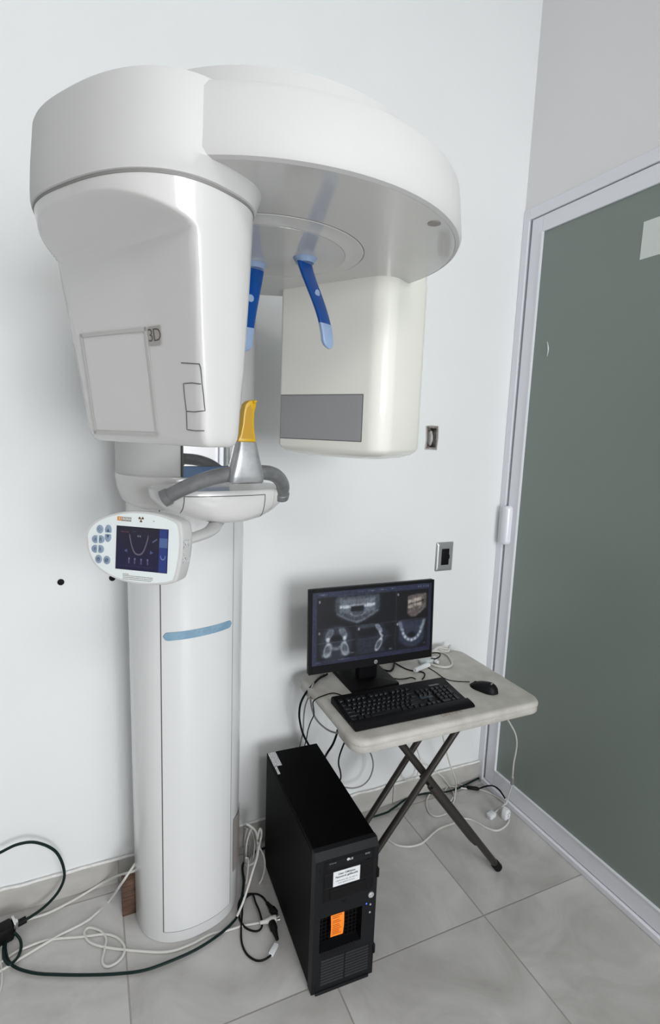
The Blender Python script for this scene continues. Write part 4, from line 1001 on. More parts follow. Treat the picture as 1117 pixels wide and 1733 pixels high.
# ================================================================== COMPUTER TOWER
ta = math.radians(-2.0)
TO = Vector((-1.178, -0.667, 0.0)); tr = Vector((math.cos(ta), math.sin(ta), 0)); tb_ = Vector((-math.sin(ta), math.cos(ta), 0))
TF = frame(TO, tr, tb_)                       # x right, y back, z up
TW, TD, TH = 0.2065, 0.540, 0.476
T = thing('computer_tower', 'black computer tower standing on the floor in front of the table', 'computer tower', (TO + tr * TW / 2 + tb_ * TD / 2))
mb = MB(); mb.bb((0.001, 0.03, 0.006), (TW - 0.001, TD, TH), TF, bev=0.002, seg=1)
mb.bb((0.0, 0.034, 0.012), (0.0015, TD - 0.01, TH - 0.012), TF); mb.build('case', M_BLACK, T)
mb = MB()
for x_, y_ in ((0.02, 0.06), (TW - 0.02, 0.06), (0.02, TD - 0.05), (TW - 0.02, TD - 0.05)):
    mb = MB(); mb.lathe([(0.012, 0.0), (0.013, 0.002), (0.013, 0.007), (0, 0.007)], n=16, mtx=TF @ Matrix.Translation((x_, y_, 0))); mb.build('foot', M_RUBBER, T)
FPL = TO
def onf(cx, cy, dy=0.0):
    """crop pixel -> (x, z) on the tower front plane"""
    px, py = 500 + cx / 5.589, 1390 + cy / 5.589
    d = ray(px, py); p0 = TO + tb_ * dy; p = CAM + d * ((p0 - CAM).dot(tb_) / d.dot(tb_)); q = p - TO
    return q.dot(tr), q.z
HX0, HX1 = onf(232, 1000)[0], onf(625, 950)[0]; HZ0, HZ1 = onf(420, 1185)[1], onf(440, 860)[1]
BX = (onf(270, 500)[0], onf(738, 400)[0]); BZ1 = onf(275, 378)[1]; BZ0 = onf(265, 772)[1]
# moulded front with a real opening
mb = MB(); f0, f1 = 0.0, 0.032
def fb(x0_, x1_, z0_, z1_, y0_=f0, y1_=f1, bev=0.0, mi=0): mb.bb((x0_, y0_, z0_), (x1_, y1_, z1_), TF, bev=bev, seg=1, mi=mi)
fb(0, HX0, 0.004, 0.455); fb(HX1, TW, 0.004, 0.455); fb(HX0, HX1, 0.004, HZ0); fb(HX0, HX1, HZ1, 0.455)
mb.loft([[TF @ Vector(p) for p in ((0, f0, 0.455), (TW, f0, 0.455), (TW, f1, 0.455), (0, f1, 0.455))], [TF @ Vector(p) for p in ((0, 0.014, TH - 0.001), (TW, 0.014, TH - 0.001), (TW, f1, TH - 0.001), (0, f1, TH - 0.001))]])
front = mb.build('front_bezel', M_BEZEL, T, flat=True)
mb = MB(); mb.bb((HX0 - 0.001, f1 - 0.002, HZ0 - 0.001), (HX1 + 0.001, f1 + 0.001, HZ1 + 0.001), TF)
for k in range(9): mb.bb((HX0, f1 - 0.005, HZ0 + (HZ1 - HZ0) * (k + .3) / 9), (HX1, f1 - 0.002, HZ0 + (HZ1 - HZ0) * (k + .5) / 9), TF)
for k in range(11): mb.bb((HX0 + (HX1 - HX0) * (k + .3) / 11, f1 - 0.006, HZ0), (HX0 + (HX1 - HX0) * (k + .5) / 11, f1 - 0.004, HZ1), TF)
mb.build('fan_grille', M_DEEP, T, flat=True)
# bays
h3 = (BZ1 - BZ0) / 3
for k, nm in enumerate(('optical_drive', 'bay_cover', 'bay_cover')):
    z1 = BZ1 - k * h3; mb = MB(); mb.bb((BX[0] + 0.001, -0.0015 if k else -0.001, z1 - h3 + 0.001), (BX[1] - 0.001, 0.002, z1 - 0.001), TF, bev=0.0012, seg=1)
    if k == 2: mb.bb((BX[0] + 0.02, -0.0035, z1 - h3 + 0.006), (BX[1] - 0.02, -0.001, z1 - 0.010), TF, bev=0.002, seg=1)
    o = mb.build(nm, M_BEZEL2, T)
    if k == 0:
        od = o
        mb = MB(); mb.bb((BX[0] + 0.008, -0.0025, z1 - 0.031), (BX[1] - 0.008, -0.0005, z1 - 0.008), TF, bev=0.0008, seg=1); mb.build('disc_tray', M_BEZEL, o)
        mb = MB(); a = onf(690, 356); mb.bb((a[0] - 0.006, -0.0035, a[1] - 0.0025), (a[0] + 0.006, -0.001, a[1] + 0.0025), TF, bev=0.0006, seg=1); mb.build('eject_button', M_BEZEL2, o)
        TXT = lambda cx, cy, dy: frame(TO + tr * onf(cx, cy)[0] + tb_ * dy + Vector((0, 0, onf(cx, cy)[1])), tr, (0, 0, 1))
        mb = MB(); mb.text('LG', 0.0095, TXT(527, 345, -0.0027), 0.0002, bold=0.0002); mb.build('maker_logo', M_INKWHITE, o)
        mb = MB(); mb.lathe([(0.0045, 0), (0.0045, 0.0005), (0, 0.0005)], n=20, mtx=frame(TO + tr * (onf(503, 349)[0] - 0.002) + tb_ * -0.0025 + Vector((0, 0, onf(503, 349)[1])), tr, (0, 0, 1))); mb.build('logo_disc', M_INKWHITE, o)
        mb = MB(); mb.text('REWRITER', 0.0048, TXT(352, 394, -0.0027), 0.0002); mb.build('drive_lettering', mat('ink_mid', (0.22, 0.22, 0.23), 0.5), o)
        mb = MB(); mb.text('DVD', 0.0075, TXT(680, 295, -0.0027), 0.0002, bold=0.0002); mb.build('disc_lettering', mat('ink_mid', (0.22, 0.22, 0.23), 0.5), o)
    if k == 1:
        a, b = onf(353, 600), onf(610, 425); mb = MB(); ym = -0.0022
        mb.bb((a[0], ym, onf(480, 580)[1]), (b[0], -0.001, onf(480, 445)[1]), TF); lab = mb.build('white_label', M_LABEL, o, flat=True)
        xm, zt, zb = (a[0] + b[0]) / 2, onf(480, 445)[1], onf(480, 580)[1]; mb = MB(); hh = zt - zb
        for tx, f_, sz, bo in (('User: OMXplus', 0.80, 0.0088, 0.00022), ('Password: galileos06', 0.60, 0.0088, 0.00022), ('USB Remote: Mac 192.168.0.10', 0.34, 0.0054, 0.0), ('B: B: 02/09 01: M: B: B', 0.17, 0.0058, 0.0)):
            mb.text(tx, sz, frame(TO + tr * xm + tb_ * (ym - 0.0002) + Vector((0, 0, zb + hh * f_)), tr, (0, 0, 1)), 0.0001, bold=bo)
        mb.build('label_lettering', M_INK, o)
mb = MB(); mb.bb((BX[0] - 0.0015, -0.0004, BZ0 - 0.0015), (BX[1] + 0.0015, 0.001, BZ1 + 0.0015), TF); mb.build('bay_gap', M_DEEP, T, flat=True)
def fdisc(cx, cy, r, d, m_, name, prof=None):
    a = onf(cx, cy); mb = MB(); mb.lathe(prof or [(r, 0), (r, d * 0.7), (r * 0.85, d), (0, d)], n=28, mtx=frame(TO + tr * a[0] + Vector((0, 0, a[1])), tr, (0, 0, 1))); return mb.build(name, m_, T)
fdisc(713, 690, 0.0092, 0.004, M_SILVER, 'power_button', [(0.0098, 0), (0.0098, 0.001), (0.0092, 0.0035), (0.0075, 0.004), (0.0068, 0.003), (0, 0.0034)])
fdisc(670, 776, 0.0055, 0.0012, M_DEEP, 'lamp_ring'); fdisc(670, 776, 0.0026, 0.0018, M_LED, 'power_lamp')
fdisc(708, 783, 0.0032, 0.002, M_SILVER, 'small_button'); fdisc(702, 857, 0.0032, 0.002, M_SILVER, 'small_button')
a = onf(430, 752); b = onf(485, 735); c = onf(468, 792); mb = MB()
mb.prism([a, b, c], 0.0, 0.0006, frame(TO, tr, (0, 0, 1))); mb.build('arrow_recess', M_DEEP, T, flat=True)
# orange sticker hanging in the opening
q = [onf(335, 885, 0.004), onf(462, 838, 0.004), onf(448, 1060, 0.004), onf(330, 1098, 0.004)]
P4 = [TO + tr * x_ + tb_ * 0.004 + Vector((0, 0, z_)) for x_, z_ in q]
mb = MB()
rows_ = []
for k in range(9):
    t = k / 8; l = P4[0].lerp(P4[3], t); r = P4[1].lerp(P4[2], t); bow = tb_ * (-0.0035 * math.sin(PI * t))
    rows_.append([l + bow, r + bow, r + bow + tb_ * 0.0004, l + bow + tb_ * 0.0004])
mb.loft(rows_); st = mb.build('orange_sticker', M_ORANGE, T)
mb = MB()
for k, f_ in enumerate((0.10, 0.17, 0.28, 0.35, 0.45, 0.53, 0.62, 0.70, 0.78, 0.86)):
    l = P4[0].lerp(P4[3], f_); r = P4[1].lerp(P4[2], f_); bow = tb_ * (-0.0035 * math.sin(PI * f_) - 0.0004); wd = 0.62 if k % 3 else 0.75; xq = 0.12
    while xq < wd:
        e = min(xq + 0.05 + 0.09 * random.random(), wd + 0.05); ribbon(mb, l.lerp(r, xq) + bow, l.lerp(r, e) + bow, 0.0016, -tb_); xq = e + 0.03
mb.build('sticker_lettering', M_INKORANGE, st)
# vent slots and louvres
for k in range(11):
    x_, z_ = onf(246 + (552 - 246) * k / 10, 1268 - (1268 - 1150) * k / 10); mb = MB()
    mb.bb((x_ - 0.0028, -0.0006, z_ - 0.0085), (x_ + 0.0028, 0.001, z_ + 0.0085), TF); mb.build('vent_slot', M_DEEP, T, flat=True)
zt, zb = onf(450, 1245)[1], onf(450, 1480)[1]
LX = [(onf(238, 1400)[0], onf(452, 1340)[0]), (onf(468, 1340)[0], onf(682, 1270)[0])]
for lx in LX:
    mb = MB(); n = 9
    for k in range(n):
        z = zb + (zt - zb) * (k + 0.5) / n; hz = (zt - zb) / n * 0.30
        mb.loft([[TF @ Vector((xx, -0.0002, z - hz)), TF @ Vector((xx, -0.0032, z - hz * 0.2)), TF @ Vector((xx, -0.0002, z + hz))] for xx in lx])
    mb.bb((lx[0] - 0.001, -0.0003, zb - 0.001), (lx[1] + 0.001, 0.001, zt + 0.001), TF)
    mb.build('louvre_panel', M_BEZEL, T, flat=True)
mb = MB(); z0 = onf(450, 1530)[1]; mb.bb((0.012, -0.0045, z0 - 0.014), (TW - 0.014, 0.002, z0 + 0.004), TF, bev=0.004); mb.build('lower_lip', M_BEZEL, T)
for cx, cy in ((228, 475), (205, 965), (182, 1578)):
    x_, z_ = onf(cx, cy); mb = MB(); mb.bb((x_ - 0.0022, -0.0006, z_ - 0.006), (x_ + 0.0022, 0.001, z_ - 0.001), TF); mb.bb((x_ - 0.0022, -0.0006, z_ + 0.001), (x_ + 0.0022, 0.001, z_ + 0.006), TF); mb.build('latch_slot', M_DEEP, T, flat=True)
for cx, cy in ((795, 478), (757, 1195)):
    z_ = onf(cx, cy)[1]; mb = MB(); mb.bb((TW - 0.004, -0.004, z_ - 0.016), (TW + 0.006, 0.018, z_ + 0.016), TF, bev=0.003, seg=1); mb.build('door_hinge', M_BEZEL2, T)
# stickers on the top
def ontop(px, py):
    p = at(px, py, 'z', TH + 0.0002); q = p - TO; return q.dot(tr), q.dot(tb_)
q = [ontop(*p) for p in ((446, 1275), (465, 1271), (478, 1295), (458, 1298))]
x0_, x1_ = (q[0][0] + q[3][0]) / 2, (q[1][0] + q[2][0]) / 2; y0_, y1_ = (q[2][1] + q[3][1]) / 2, (q[0][1] + q[1][1]) / 2
x0_ = max(x0_, 0.003)
mb = MB(); mb.bb((x0_, y0_, TH), (x1_, min(y1_, TD - 0.004), TH + 0.0005), TF); mb.build('rating_sticker', M_LABELGREY, T, flat=True)
q = [ontop(*p) for p in ((460, 1299), (467, 1298), (473, 1310), (465, 1312))]
mb = MB(); mb.bb((max(q[0][0], 0.004), q[2][1], TH), (q[1][0] + 0.004, q[0][1], TH + 0.0005), TF); mb.build('small_sticker', M_LABELGREY, T, flat=True)

# ================================================================== CABLES
def cable(name, label, cat, pts, r, m_, smooth=8, group=None, parts=(), n=8, ell=1.0):
    mb = MB(); mb.tube(pts, r, n, smooth, ell=ell); o = mb.build(name, m_, None)
    tag(o, label, cat, group); return o
G = lambda L_, z: [fl(x_, y_, z) for x_, y_ in L_]
def G3(L_): return [fl(x_, y_, z_) for x_, y_, z_ in L_]
K6 = lambda L_: [(x_ / 2.428, 1380 + y_ / 2.428) for x_, y_ in L_]
# dark green cord on the left, loops up the wall
P = [fl(-260, 1640, 0.006), fl(-200, 1600, 0.008), at(-150, 1535, 'y', -0.07), at(-90, 1487, 'y', -0.055), at(-20, 1452, 'y', -0.05), at(0, 1443, 'y', -0.05), at(30, 1429, 'y', -0.05), at(62, 1426, 'y', -0.05), at(95, 1442, 'y', -0.05), at(109, 1477, 'y', -0.055), at(100, 1507, 'y', -0.06), at(75, 1535, 'y', -0.065), at(45, 1556, 'y', -0.075), at(33, 1563, 'y', -0.085)]
cable('green_cable', 'dark green cord looping up the wall at the left edge to a black plug', 'cable', P, 0.0048, M_GREEN)
pc = fl(30, 1566, 0.03); T = thing('cord_connector', 'black plug connector with a chrome clamp on the floor by the left wall', 'plug', (pc.x - 0.02, pc.y, 0))
cx_ = pc.x
CF = frame((pc.x - 0.035, pc.y - 0.01, 0.0), (1, 0.35, 0), (-0.35, 1, 0))
mb = MB(); mb.bb((-0.05, -0.024, 0.001), (0.022, 0.024, 0.055), CF, bev=0.008); mb.build('plug_body', M_RUBBER, T)
mb = MB(); mb.bb((0.022, -0.02, 0.008), (0.031, 0.02, 0.058), CF, bev=0.002); mb.bb((0.031, -0.009, 0.02), (0.038, 0.009, 0.05), CF, bev=0.002); mb.build('clamp', M_CHROME, T)
mb = MB(); mb.tube([CF @ Vector((0.036, 0.0, 0.034)), CF @ Vector((0.062, 0.0, 0.034))], 0.011, 14); mb.build('strain_relief', M_RUBBER, T)
P = G3([(24, 1578, .03), (33, 1588, .02), (36, 1600, .012), (33, 1614, .009), (25, 1626, .018), (15, 1632, .024), (7, 1622, .02), (6, 1605, .014), (10, 1592, .012), (9, 1606, .009), (14, 1625, .008), (28, 1638, .008), (60, 1647, .008), (100, 1649.5, .008), (150, 1650, .008), (200, 1648, .008), (245, 1642, .008), (290, 1626, .008), (330, 1608, .008), (365, 1586, .008), (392, 1563, .008), (404, 1543, .008)])
P += [Vector((-1.262, -0.20, 0.008)), Vector((-1.235, -0.10, 0.008)), Vector((-1.15, -0.06, 0.008)), Vector((-1.0, -0.06, 0.008))]
P += G([(640, 1380), (664, 1369), (690, 1351), (720, 1343), (745, 1342), (768, 1337), (790, 1327), (812, 1316)], 0.009)
P += [Vector((0.004, -0.040, 0.012))] if False else []
cable('green_cable', 'long dark green cord lying along the floor past the scanner to the door corner', 'cable', P, 0.0045, M_GREEN, 6)
# white cables on the left floor
P = G(K6([(-60, 640), (0, 605), (50, 570), (100, 545), (200, 511), (340, 498), (430, 488), (482, 502), (510, 535), (508, 570), (480, 604), (440, 621), (421, 600), (430, 550), (436, 505), (412, 474), (365, 461), (346, 485), (372, 522), (440, 542), (560, 556), (690, 560), (790, 527), (860, 490), (930, 473), (1000, 453), (1070, 440)]), 0.004)
cable('white_flat_cable', 'white flat cable with a knotted loop on the floor before the scanner', 'cable', P, 0.0044, M_WHITECABLE, 8, ell=0.8)
P = G(K6([(-40, 665), (0, 640), (60, 603), (130, 560), (240, 495), (350, 438), (400, 398), (450, 350)]), 0.0042); P += [at(*q_, 'y', WOODY - 0.010) for q_ in K6([(505, 272), (530, 235), (562, 190)])]
cable('white_cable', 'thin white cable rising across the floor to the column in front of the wooden block', 'cable', P, 0.0042, M_WHITECABLE)
P = [p_ if p_.y < -0.02 else at(*q_, 'y', -0.02) for q_ in K6([(80, 437), (140, 420), (200, 400), (280, 360), (350, 320), (420, 278)]) for p_ in [fl(*q_, 0.0042)]]
P += [at(*q_, 'y', y_) for q_, y_ in zip(K6([(480, 250), (520, 238), (562, 224)]), (-0.07, -0.16, WOODY - 0.010))]
cable('white_cable', 'thin white cable from the black plug along the skirting to the scanner', 'cable', P, 0.0042, M_WHITECABLE)
P = G(K6([(2, 500), (6, 545), (4, 600), (9, 650), (6, 700), (-8, 740)]), 0.0035)
cable('white_cable', 'short white cable at the left edge of the floor below the black plug', 'cable', P, 0.0032, M_WHITECABLE)
# coil between column and tower
K = lambda L_, z=None: [(380 + x_ / 6.667, 1380 + y_ / 6.667) for x_, y_ in L_]
P = []
for k, (dx, dy, y) in enumerate(((0, 0, -0.10), (22, 12, -0.12), (48, 4, -0.15), (80, -6, -0.17))):
    for x_, y_ in K([(215 + dx * .4, 330), (226 + dx, 150 + dy), (262 + dx, 175 + dy), (292 + dx, 290 + dy), (286 + dx, 420), (262 + dx, 520), (228 + dx * .5, 560)]): P.append(at(x_, y_, 'y', y))
P += [at(*p, 'y', -0.19) for p in K([(240, 480), (268, 500), (262, 620), (245, 760), (228, 880)])]
cable('white_cable_coil', 'coiled white cable hanging beside the right flank of the scanner column', 'cable', P, 0.0036, M_WHITECABLE, 6)
P = [at(*p, 'y', -0.20) for p in K([(245, 95), (300, 125), (345, 170), (368, 225), (372, 260), (385, 200), (402, 152), (418, 185), (410, 260)])]
e1 = P[-1]; e2 = fl(401, 1551, 0.02)
for f_, (x_, y_) in zip((.15, .3, .5, .68, .84, 1.0), K([(390, 350), (365, 480), (315, 640), (262, 820), (205, 990), (140, 1140)])): P.append(at(x_, y_, 'y', e1.y + (e2.y - e1.y) * f_))
cable('white_cable', 'thick white cable looping down between the column and the black tower', 'cable', P, 0.0042, M_WHITECABLE)
P = [at(*p, 'y', -0.21) for p in K([(372, 300), (400, 370), (440, 450), (455, 540), (445, 640), (410, 740), (350, 820), (290, 870)])]
cable('white_cable', 'white cable bowed out beside the black tower, right of the coil', 'cable', P, 0.0034, M_WHITECABLE)
# black power cord with plugs and white tag
L1 = K([(480, 990), (440, 930), (380, 892), (310, 885), (250, 892), (190, 930), (160, 1000), (158, 1100), (180, 1190), (230, 1260), (300, 1298), (370, 1305), (415, 1270), (424, 1210), (410, 1140), (385, 1060), (350, 980), (325, 900), (300, 890), (240, 930), (205, 1010), (198, 1120), (188, 1260), (190, 1400), (215, 1500), (265, 1580), (340, 1630), (400, 1640), (460, 1622), (520, 1580), (545, 1540)])
P = [fl(x_, y_, 0.006 + (0.012 if 14 <= k <= 17 else 0)) for k, (x_, y_) in enumerate(L1)]
cable('black_power_cord', 'black power cord in two loops on the floor left of the tower', 'power cord', P, 0.0034, M_RUBBER, 6)
def plug(name, label, p, q, r, m_, cat='plug', tip=None):
    T = thing(name, label, cat, (p.x, p.y, 0)); d = (q - p).normalized(); mb = MB()
    mb.tube([p, p + (q - p) * 0.25, p + (q - p) * 0.55, p + (q - p) * 0.6, q - d * 0.002, q], r, 14, radii=[r * 0.45, r * 0.55, r * 0.8, r, r, r * 0.85]); mb.build('plug_body', m_, T)
    mb = MB(); s_ = d.cross(Vector((0, 0, 1))).normalized()
    for sg in (-1, 1): mb.tube([q + s_ * (0.006 * sg) - d * 0.002, q + s_ * (0.006 * sg) + d * 0.012], 0.0018, 8)
    mb.build('prongs', M_CHROME, T); return T
a, b = K([(480, 985), (575, 1110)]); plug('power_plug', 'black plug on the floor beside the tower, behind the white plug', fl(*a, 0.014), fl(*b, 0.014), 0.0125, M_RUBBER)
a, b = K([(596, 1400), (535, 1205)]); plug('power_plug', 'black plug on the floor beside the tower, in front of the white plug', fl(*a, 0.013), fl(*b, 0.014), 0.013, M_RUBBER)
a, b = K([(400, 1212), (585, 1165)]); plug('white_plug', 'white plug lying against the lower left side of the black tower', fl(*a, 0.014), fl(*b, 0.016), 0.0125, M_WHITECABLE)
a, b = K([(520, 1575), (585, 1455)]); pa, pb = fl(*a, 0.007), fl(*b, 0.007); mb = MB(); mb.bb((0, -0.008, -0.0055), ((pb - pa).length, 0.008, 0.0055), frame(pa, pb - pa, Vector((0, 0, 1)).cross(pb - pa)), bev=0.001); tag(mb.build('cord_tag', M_LABEL), 'small white tag wrapped round the black power cord by the tower', 'tag')
P = G(K([(590, 1440), (600, 1410)]), 0.007)

# cables dropping from the left of the table
K5 = lambda L_: [(490 + x_ / 6.571, 1120 + y_ / 6.571) for x_, y_ in L_]
def hang(L_, ys, conv=K5): 
    Q = conv(L_) if conv else L_
    return [at(x_, y_, 'y', np.interp(i / (len(Q) - 1), np.linspace(0, 1, len(ys)), ys)) for i, (x_, y_) in enumerate(Q)]
def drape(L_, nt, ys, zt=TZ + 0.008):
    Q = K5(L_); P = [fl(x_, y_, zt) for x_, y_ in Q[:nt]]; y0_ = P[-1].y; n_ = len(Q) - nt
    yy = [y0_] + list(ys)
    for i_, (x_, y_) in enumerate(Q[nt:]):
        P.append(at(x_, y_, 'y', float(np.interp((i_ + 1) / n_, np.linspace(0, 1, len(yy)), yy))))
    return P
cable('black_cable', 'thick black cable arching left from the monitor down behind the tower', 'cable', drape([(420, 135), (395, 150), (330, 185), (260, 255), (180, 350), (125, 460), (108, 580), (120, 690), (150, 800), (205, 910), (260, 1000)], 4, [-0.13, -0.085]), 0.0042, M_RUBBER)
cable('grey_cable', 'grey cable hanging left of the table inside the black cable arch', 'cable', drape([(385, 135), (360, 150), (300, 205), (250, 270), (215, 380), (175, 490), (158, 620), (150, 780), (118, 925), (110, 1000)], 4, [-0.11, -0.05]), 0.0030, M_GREYCABLE)
cable('keyboard_cable', 'thin black keyboard cable running over the left table edge', 'cable', drape([(600, 385), (545, 360), (480, 348), (400, 368), (310, 405), (262, 450), (268, 520), (270, 590), (235, 670), (205, 760), (190, 850), (170, 930), (165, 1000)], 6, [-0.20, -0.1], TZ + 0.004), 0.0022, M_RUBBER)
cable('grey_cable', 'grey cable swinging from behind the monitor under the left table edge', 'cable', drape([(360, 140), (340, 155), (270, 240), (235, 340), (240, 470), (275, 600), (340, 690), (430, 760), (515, 790), (560, 780)], 3, [-0.18, -0.26, -0.34], TZ + 0.006), 0.0034, M_GREYCABLE)
cable('black_cable', 'thick black cable from under the left table edge down behind the tower', 'cable', hang([(535, 760), (520, 820), (480, 920), (425, 1005), (395, 1060), (360, 1150)], [-0.26, -0.10]), 0.0046, M_RUBBER)
cable('black_cable', 'thin black cable hanging under the left front table corner behind the tower', 'cable', hang([(612, 895), (585, 960), (552, 1060), (546, 1140), (565, 1220), (570, 1290), (550, 1350)], [-0.22, -0.08]), 0.0034, M_RUBBER)
cable('grey_cable', 'grey cable loop hanging against the wall under the table', 'cable', hang([(875, 980), (910, 1040), (930, 1130), (920, 1220), (880, 1310), (810, 1375), (720, 1403), (640, 1400), (560, 1380)], [-0.10, -0.05]), 0.0032, M_GREYCABLE)
# cables lying on the table top
K8 = lambda L_: [(640 + x_ / 7.447, 1070 + y_ / 7.447) for x_, y_ in L_]
Tt = lambda L_, z=TZ + 0.004: [fl(x_, y_, z) for x_, y_ in K8(L_)]
cable('mouse_cable', 'thin black mouse cable on the table between mouse and monitor', 'cable', [fl(795, 1154, TZ + 0.008), fl(780, 1153.5, TZ + 0.003), fl(765, 1152, TZ + 0.003), fl(752, 1148, TZ + 0.003), fl(738, 1138, TZ + 0.003), fl(722, 1128, TZ + 0.003)], 0.0018, M_RUBBER)
cable('black_cable', 'black cable drooping below the monitor behind its stand', 'cable', Tt([(200, 395), (185, 460), (140, 490), (60, 470), (20, 450)], TZ + 0.006), 0.0042, M_RUBBER)
cable('black_cable', 'black cable on the table curving past the white adapter to the keyboard', 'cable', Tt([(150, 350), (250, 410), (350, 462), (440, 487), (540, 498), (585, 520), (580, 560), (555, 592)], TZ + 0.0035), 0.0028, M_RUBBER)
cable('black_cable', 'thin black cable on the table between stand and keyboard', 'cable', Tt([(150, 570), (250, 590), (340, 585), (420, 570), (470, 590)], TZ + 0.003), 0.0022, M_RUBBER)
cable('white_cable', 'white cable looping on the table right of the monitor', 'cable', Tt([(665, 400), (760, 430), (860, 440), (920, 420), (932, 385), (900, 320), (850, 270), (780, 245), (690, 240), (600, 240)], TZ + 0.006), 0.0046, M_WHITECABLE)
P = Tt([(640, 215), (760, 190), (850, 165), (895, 190), (890, 225), (820, 235), (730, 200), (760, 165), (840, 175), (880, 215), (800, 215), (700, 180), (640, 190)], TZ + 0.010)
for i, p in enumerate(P): p.z = TZ + 0.006 + 0.014 * (i % 4) / 3; p.y = min(p.y, -0.055)
cable('white_cable_bundle', 'white cable bundled at the back of the table by the wall', 'cable', P, 0.0048, M_WHITECABLE)
cable('black_cable', 'thin black cable curled over the white adapter on the table', 'cable', Tt([(665, 330), (720, 335), (770, 310), (780, 275), (740, 258), (680, 262)], TZ + 0.016), 0.0026, M_RUBBER)
pa, pb = Tt([(462, 482), (640, 405)], TZ + 0.0105)
T = thing('cable_adapter', 'white tubular cable adapter lying on the table right of the monitor', 'adapter', (pa.x, pa.y, TZ)); d = (pb - pa).normalized()
mb = MB(); mb.tube([pa, pa + d * 0.002, pb - d * 0.002, pb], 0.0100, 18, radii=[0.0085, 0.0100, 0.0100, 0.008]); mb.build('tube_body', M_LABEL, T)
pc_, pd_ = Tt([(520, 375), (690, 350)], TZ + 0.008); mb = MB(); mb.bb((0, -0.014, -0.0075), ((pd_ - pc_).length, 0.014, 0.0075), frame(pc_, pd_ - pc_, Vector((0, 0, 1)).cross(pd_ - pc_)), bev=0.003); mb.build('clear_cover', M_TRANSL, T)
for x_, y_ in ((735, 372), (715, 330)):
    p = Tt([(x_, y_)], TZ + 0.011)[0]; mb = MB(); mb.lathe([(0.0001, -0.010), (0.007, -0.008), (0.0085, 0), (0.007, 0.008), (0.0001, 0.0095)], n=16, mtx=frame(p, (1, 0.3, 0), (0, 0, 1))); mb.build('end_knob', M_LABEL, T)

# cables under and beside the table
K9 = lambda L_: [(640 + x_ / 4.654, 1220 + y_ / 4.654) for x_, y_ in L_]
P = hang([(500, 60), (520, 170), (545, 270), (575, 370), (605, 450)], [-0.16, -0.14], K9) + [fl(*p, z) for p, z in zip(K9([(612, 530), (600, 620), (572, 690), (545, 715)]), (0.03, 0.006, 0.005, 0.005))]
cable('white_cable', 'white cable hanging straight down behind the crossed table legs', 'cable', P, 0.0034, M_WHITECABLE)
P = hang([(265, 140), (300, 215), (328, 290), (330, 330), (390, 350), (450, 395), (510, 445)], [-0.06, -0.10], K9) + [fl(*p, 0.012) for p in K9([(565, 520), (595, 570), (600, 605)])]
cable('white_cable', 'white cable dropping along the wall then across the floor under the table', 'cable', P, 0.0032, M_WHITECABLE)
P = hang([(205, 330), (183, 385), (188, 435), (225, 468), (265, 465), (300, 440), (322, 370)], [-0.03, -0.03], K9)
cable('white_cable', 'small white cable loop against the skirting behind the table legs', 'cable', P, 0.0028, M_WHITECABLE)
P = [fl(*p, 0.005) for p in K9([(408, 572), (384, 620), (382, 670), (405, 725), (445, 750), (490, 748), (535, 732)])]
cable('white_cable', 'white cable curl on the floor beside the slanting table leg', 'cable', P, 0.0036, M_WHITECABLE)
P = [fl(*p, 0.006) for p in K9([(440, 545), (470, 522), (520, 512), (590, 518), (650, 528), (700, 532), (650, 500), (600, 490), (545, 520), (525, 570), (540, 615), (570, 632), (590, 600)])]
cable('white_cable', 'white cable in a double curl on the floor by the green cord', 'cable', P, 0.0036, M_WHITECABLE)
P = [fl(*p, 0.004) for p in K9([(590, 808), (540, 825), (480, 850), (430, 888), (380, 935), (330, 970), (240, 990), (140, 975), (70, 925)])]
P2 = [fl(*p, 0.004) for p in K9([(640, 772), (690, 770), (740, 780), (800, 812), (860, 845), (930, 864), (985, 842), (1020, 808), (1032, 778)])]
cable('white_cable', 'long white cable on the floor passing under the slanting table leg', 'cable', list(reversed(P)) + P2, 0.0042, M_WHITECABLE)
P = [fl(*p, 0.008) for p in K9([(590, 545), (650, 520), (700, 525), (745, 532), (790, 535), (830, 520)])] + [at(*p, 'x', -0.022) for p in K9([(880, 510), (920, 518), (955, 545), (980, 580), (1000, 612)])]
cable('black_cable', 'black cable arching over the floor in the corner by the door', 'cable', P, 0.0036, M_RUBBER)
a, b = K9([(695, 522), (795, 536)]); pa, pb = fl(*a, 0.0105), fl(*b, 0.0105); mb = MB(); d = (pb - pa).normalized(); mb.tube([pa, pa + d * 0.004, pb - d * 0.006, pb], 0.0085, 14, radii=[0.006, 0.0085, 0.0085, 0.005]); tag(mb.build('cable_joiner', M_RUBBER), 'black in-line cable joiner on the floor in the corner by the door', 'connector')
P = [p if p.x < -0.018 else at(*q_, 'x', -0.018) for p, q_ in [(fl(*q_, 0.004), q_) for q_ in K9([(800, 540), (850, 558), (900, 580), (950, 608), (995, 645)])]]
cable('white_cable', 'white cable on the floor from the black joiner towards the door sill', 'cable', P, 0.0034, M_WHITECABLE)
pe = fl(*K9([(1008, 655)])[0], 0.02); Q = K9([(1020, -10), (1050, 40), (1080, 100), (1092, 170), (1085, 240), (1068, 330), (1062, 400), (1058, 440)])
ys = np.linspace(-0.40, pe.y - 0.02, 10)
P = [at(x_, y_, 'y', ys[i]) for i, (x_, y_) in enumerate(Q)]
cable('white_cable', 'white cable hanging from the right table edge in front of the glass door', 'cable', P, 0.0036, M_WHITECABLE)
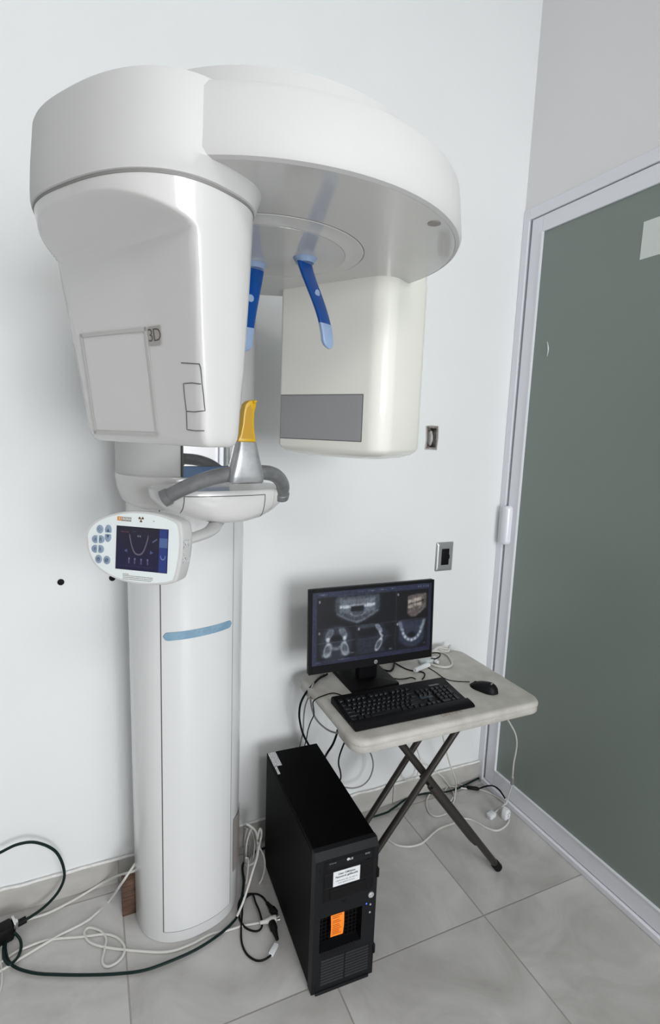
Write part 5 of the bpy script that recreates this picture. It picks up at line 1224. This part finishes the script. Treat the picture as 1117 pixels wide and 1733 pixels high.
p = P[-1]; q1 = at(*K9([(1054, 500)])[0], 'y', ys[8]); mb = MB(); mb.tube([p + Vector((0, 0, 0.004)), p, q1 + (p - q1) * 0.1, q1], 0.0075, 14, radii=[0.004, 0.0075, 0.0075, 0.004]); tag(mb.build('cable_joiner', M_GREYCABLE), 'grey in-line joiner on the white cable hanging before the door', 'connector')
P = [q1, at(*K9([(1040, 545)])[0], 'y', ys[8] * 0.6 + pe.y * 0.4), at(*K9([(1020, 610)])[0], 'y', pe.y), pe]
cable('white_cable', 'short white cable from the grey joiner down to the white socket', 'cable', P, 0.0034, M_WHITECABLE)
pe2 = fl(*K9([(1006, 760)])[0], 0.006)
T = thing('triple_socket', 'white socket block standing on the floor by the door sill', 'socket', (pe2.x, pe2.y, 0))
pt = fl(*K9([(1008, 690)])[0], 0.03); 
SFm = frame((pe2.x, pe2.y, 0.0005), (0.97, 0.25, 0), (-0.25, 0.97, 0))
mb = MB(); mb.loft([[SFm @ Vector((x_, y_, z_)) for x_, y_ in rrect(-w_, -0.012, w_, 0.016, 0.008)] for z_, w_ in ((0.0, 0.016), (0.012, 0.020), (0.03, 0.020), (0.042, 0.015), (0.05, 0.008))])
blk = mb.build('socket_body', M_LABEL, T)
for x_, z_ in ((-0.006, 0.03), (0.006, 0.03), (0.0, 0.018)):
    mb = MB(); mb.bb((x_ - 0.0015, -0.0127, z_ - 0.003), (x_ + 0.0015, -0.011, z_ + 0.003), SFm); mb.build('slot', M_SEAM, blk, flat=True)
a, b = K9([(990, 662), (905, 732)]); pa, pb = fl(*a, 0.02), fl(*b, 0.012)
cable('white_cable', 'short white branch cable ending in the flat white plug by the door', 'cable', [pe, pa, pa.lerp(pb, 0.5), pb], 0.003, M_WHITECABLE)
d = Vector((pb.x - pa.x, pb.y - pa.y, 0)).normalized(); T = thing('flat_plug', 'flat white plug on the floor beside the white socket block', 'plug', (pb.x, pb.y, 0))
PFm = frame((pb.x, pb.y, 0.0005), d, Vector((0, 0, 1)).cross(d)); mb = MB(); mb.bb((-0.006, -0.014, 0), (0.032, 0.014, 0.022), PFm, bev=0.004); mb.build('plug_body', M_LABEL, T)
mb = MB(); 
for sg in (-1, 1): mb.bb((0.03, sg * 0.006 - 0.001, 0.008), (0.045, sg * 0.006 + 0.001, 0.014), PFm)
mb.build('prongs', M_CHROME, T, flat=True)
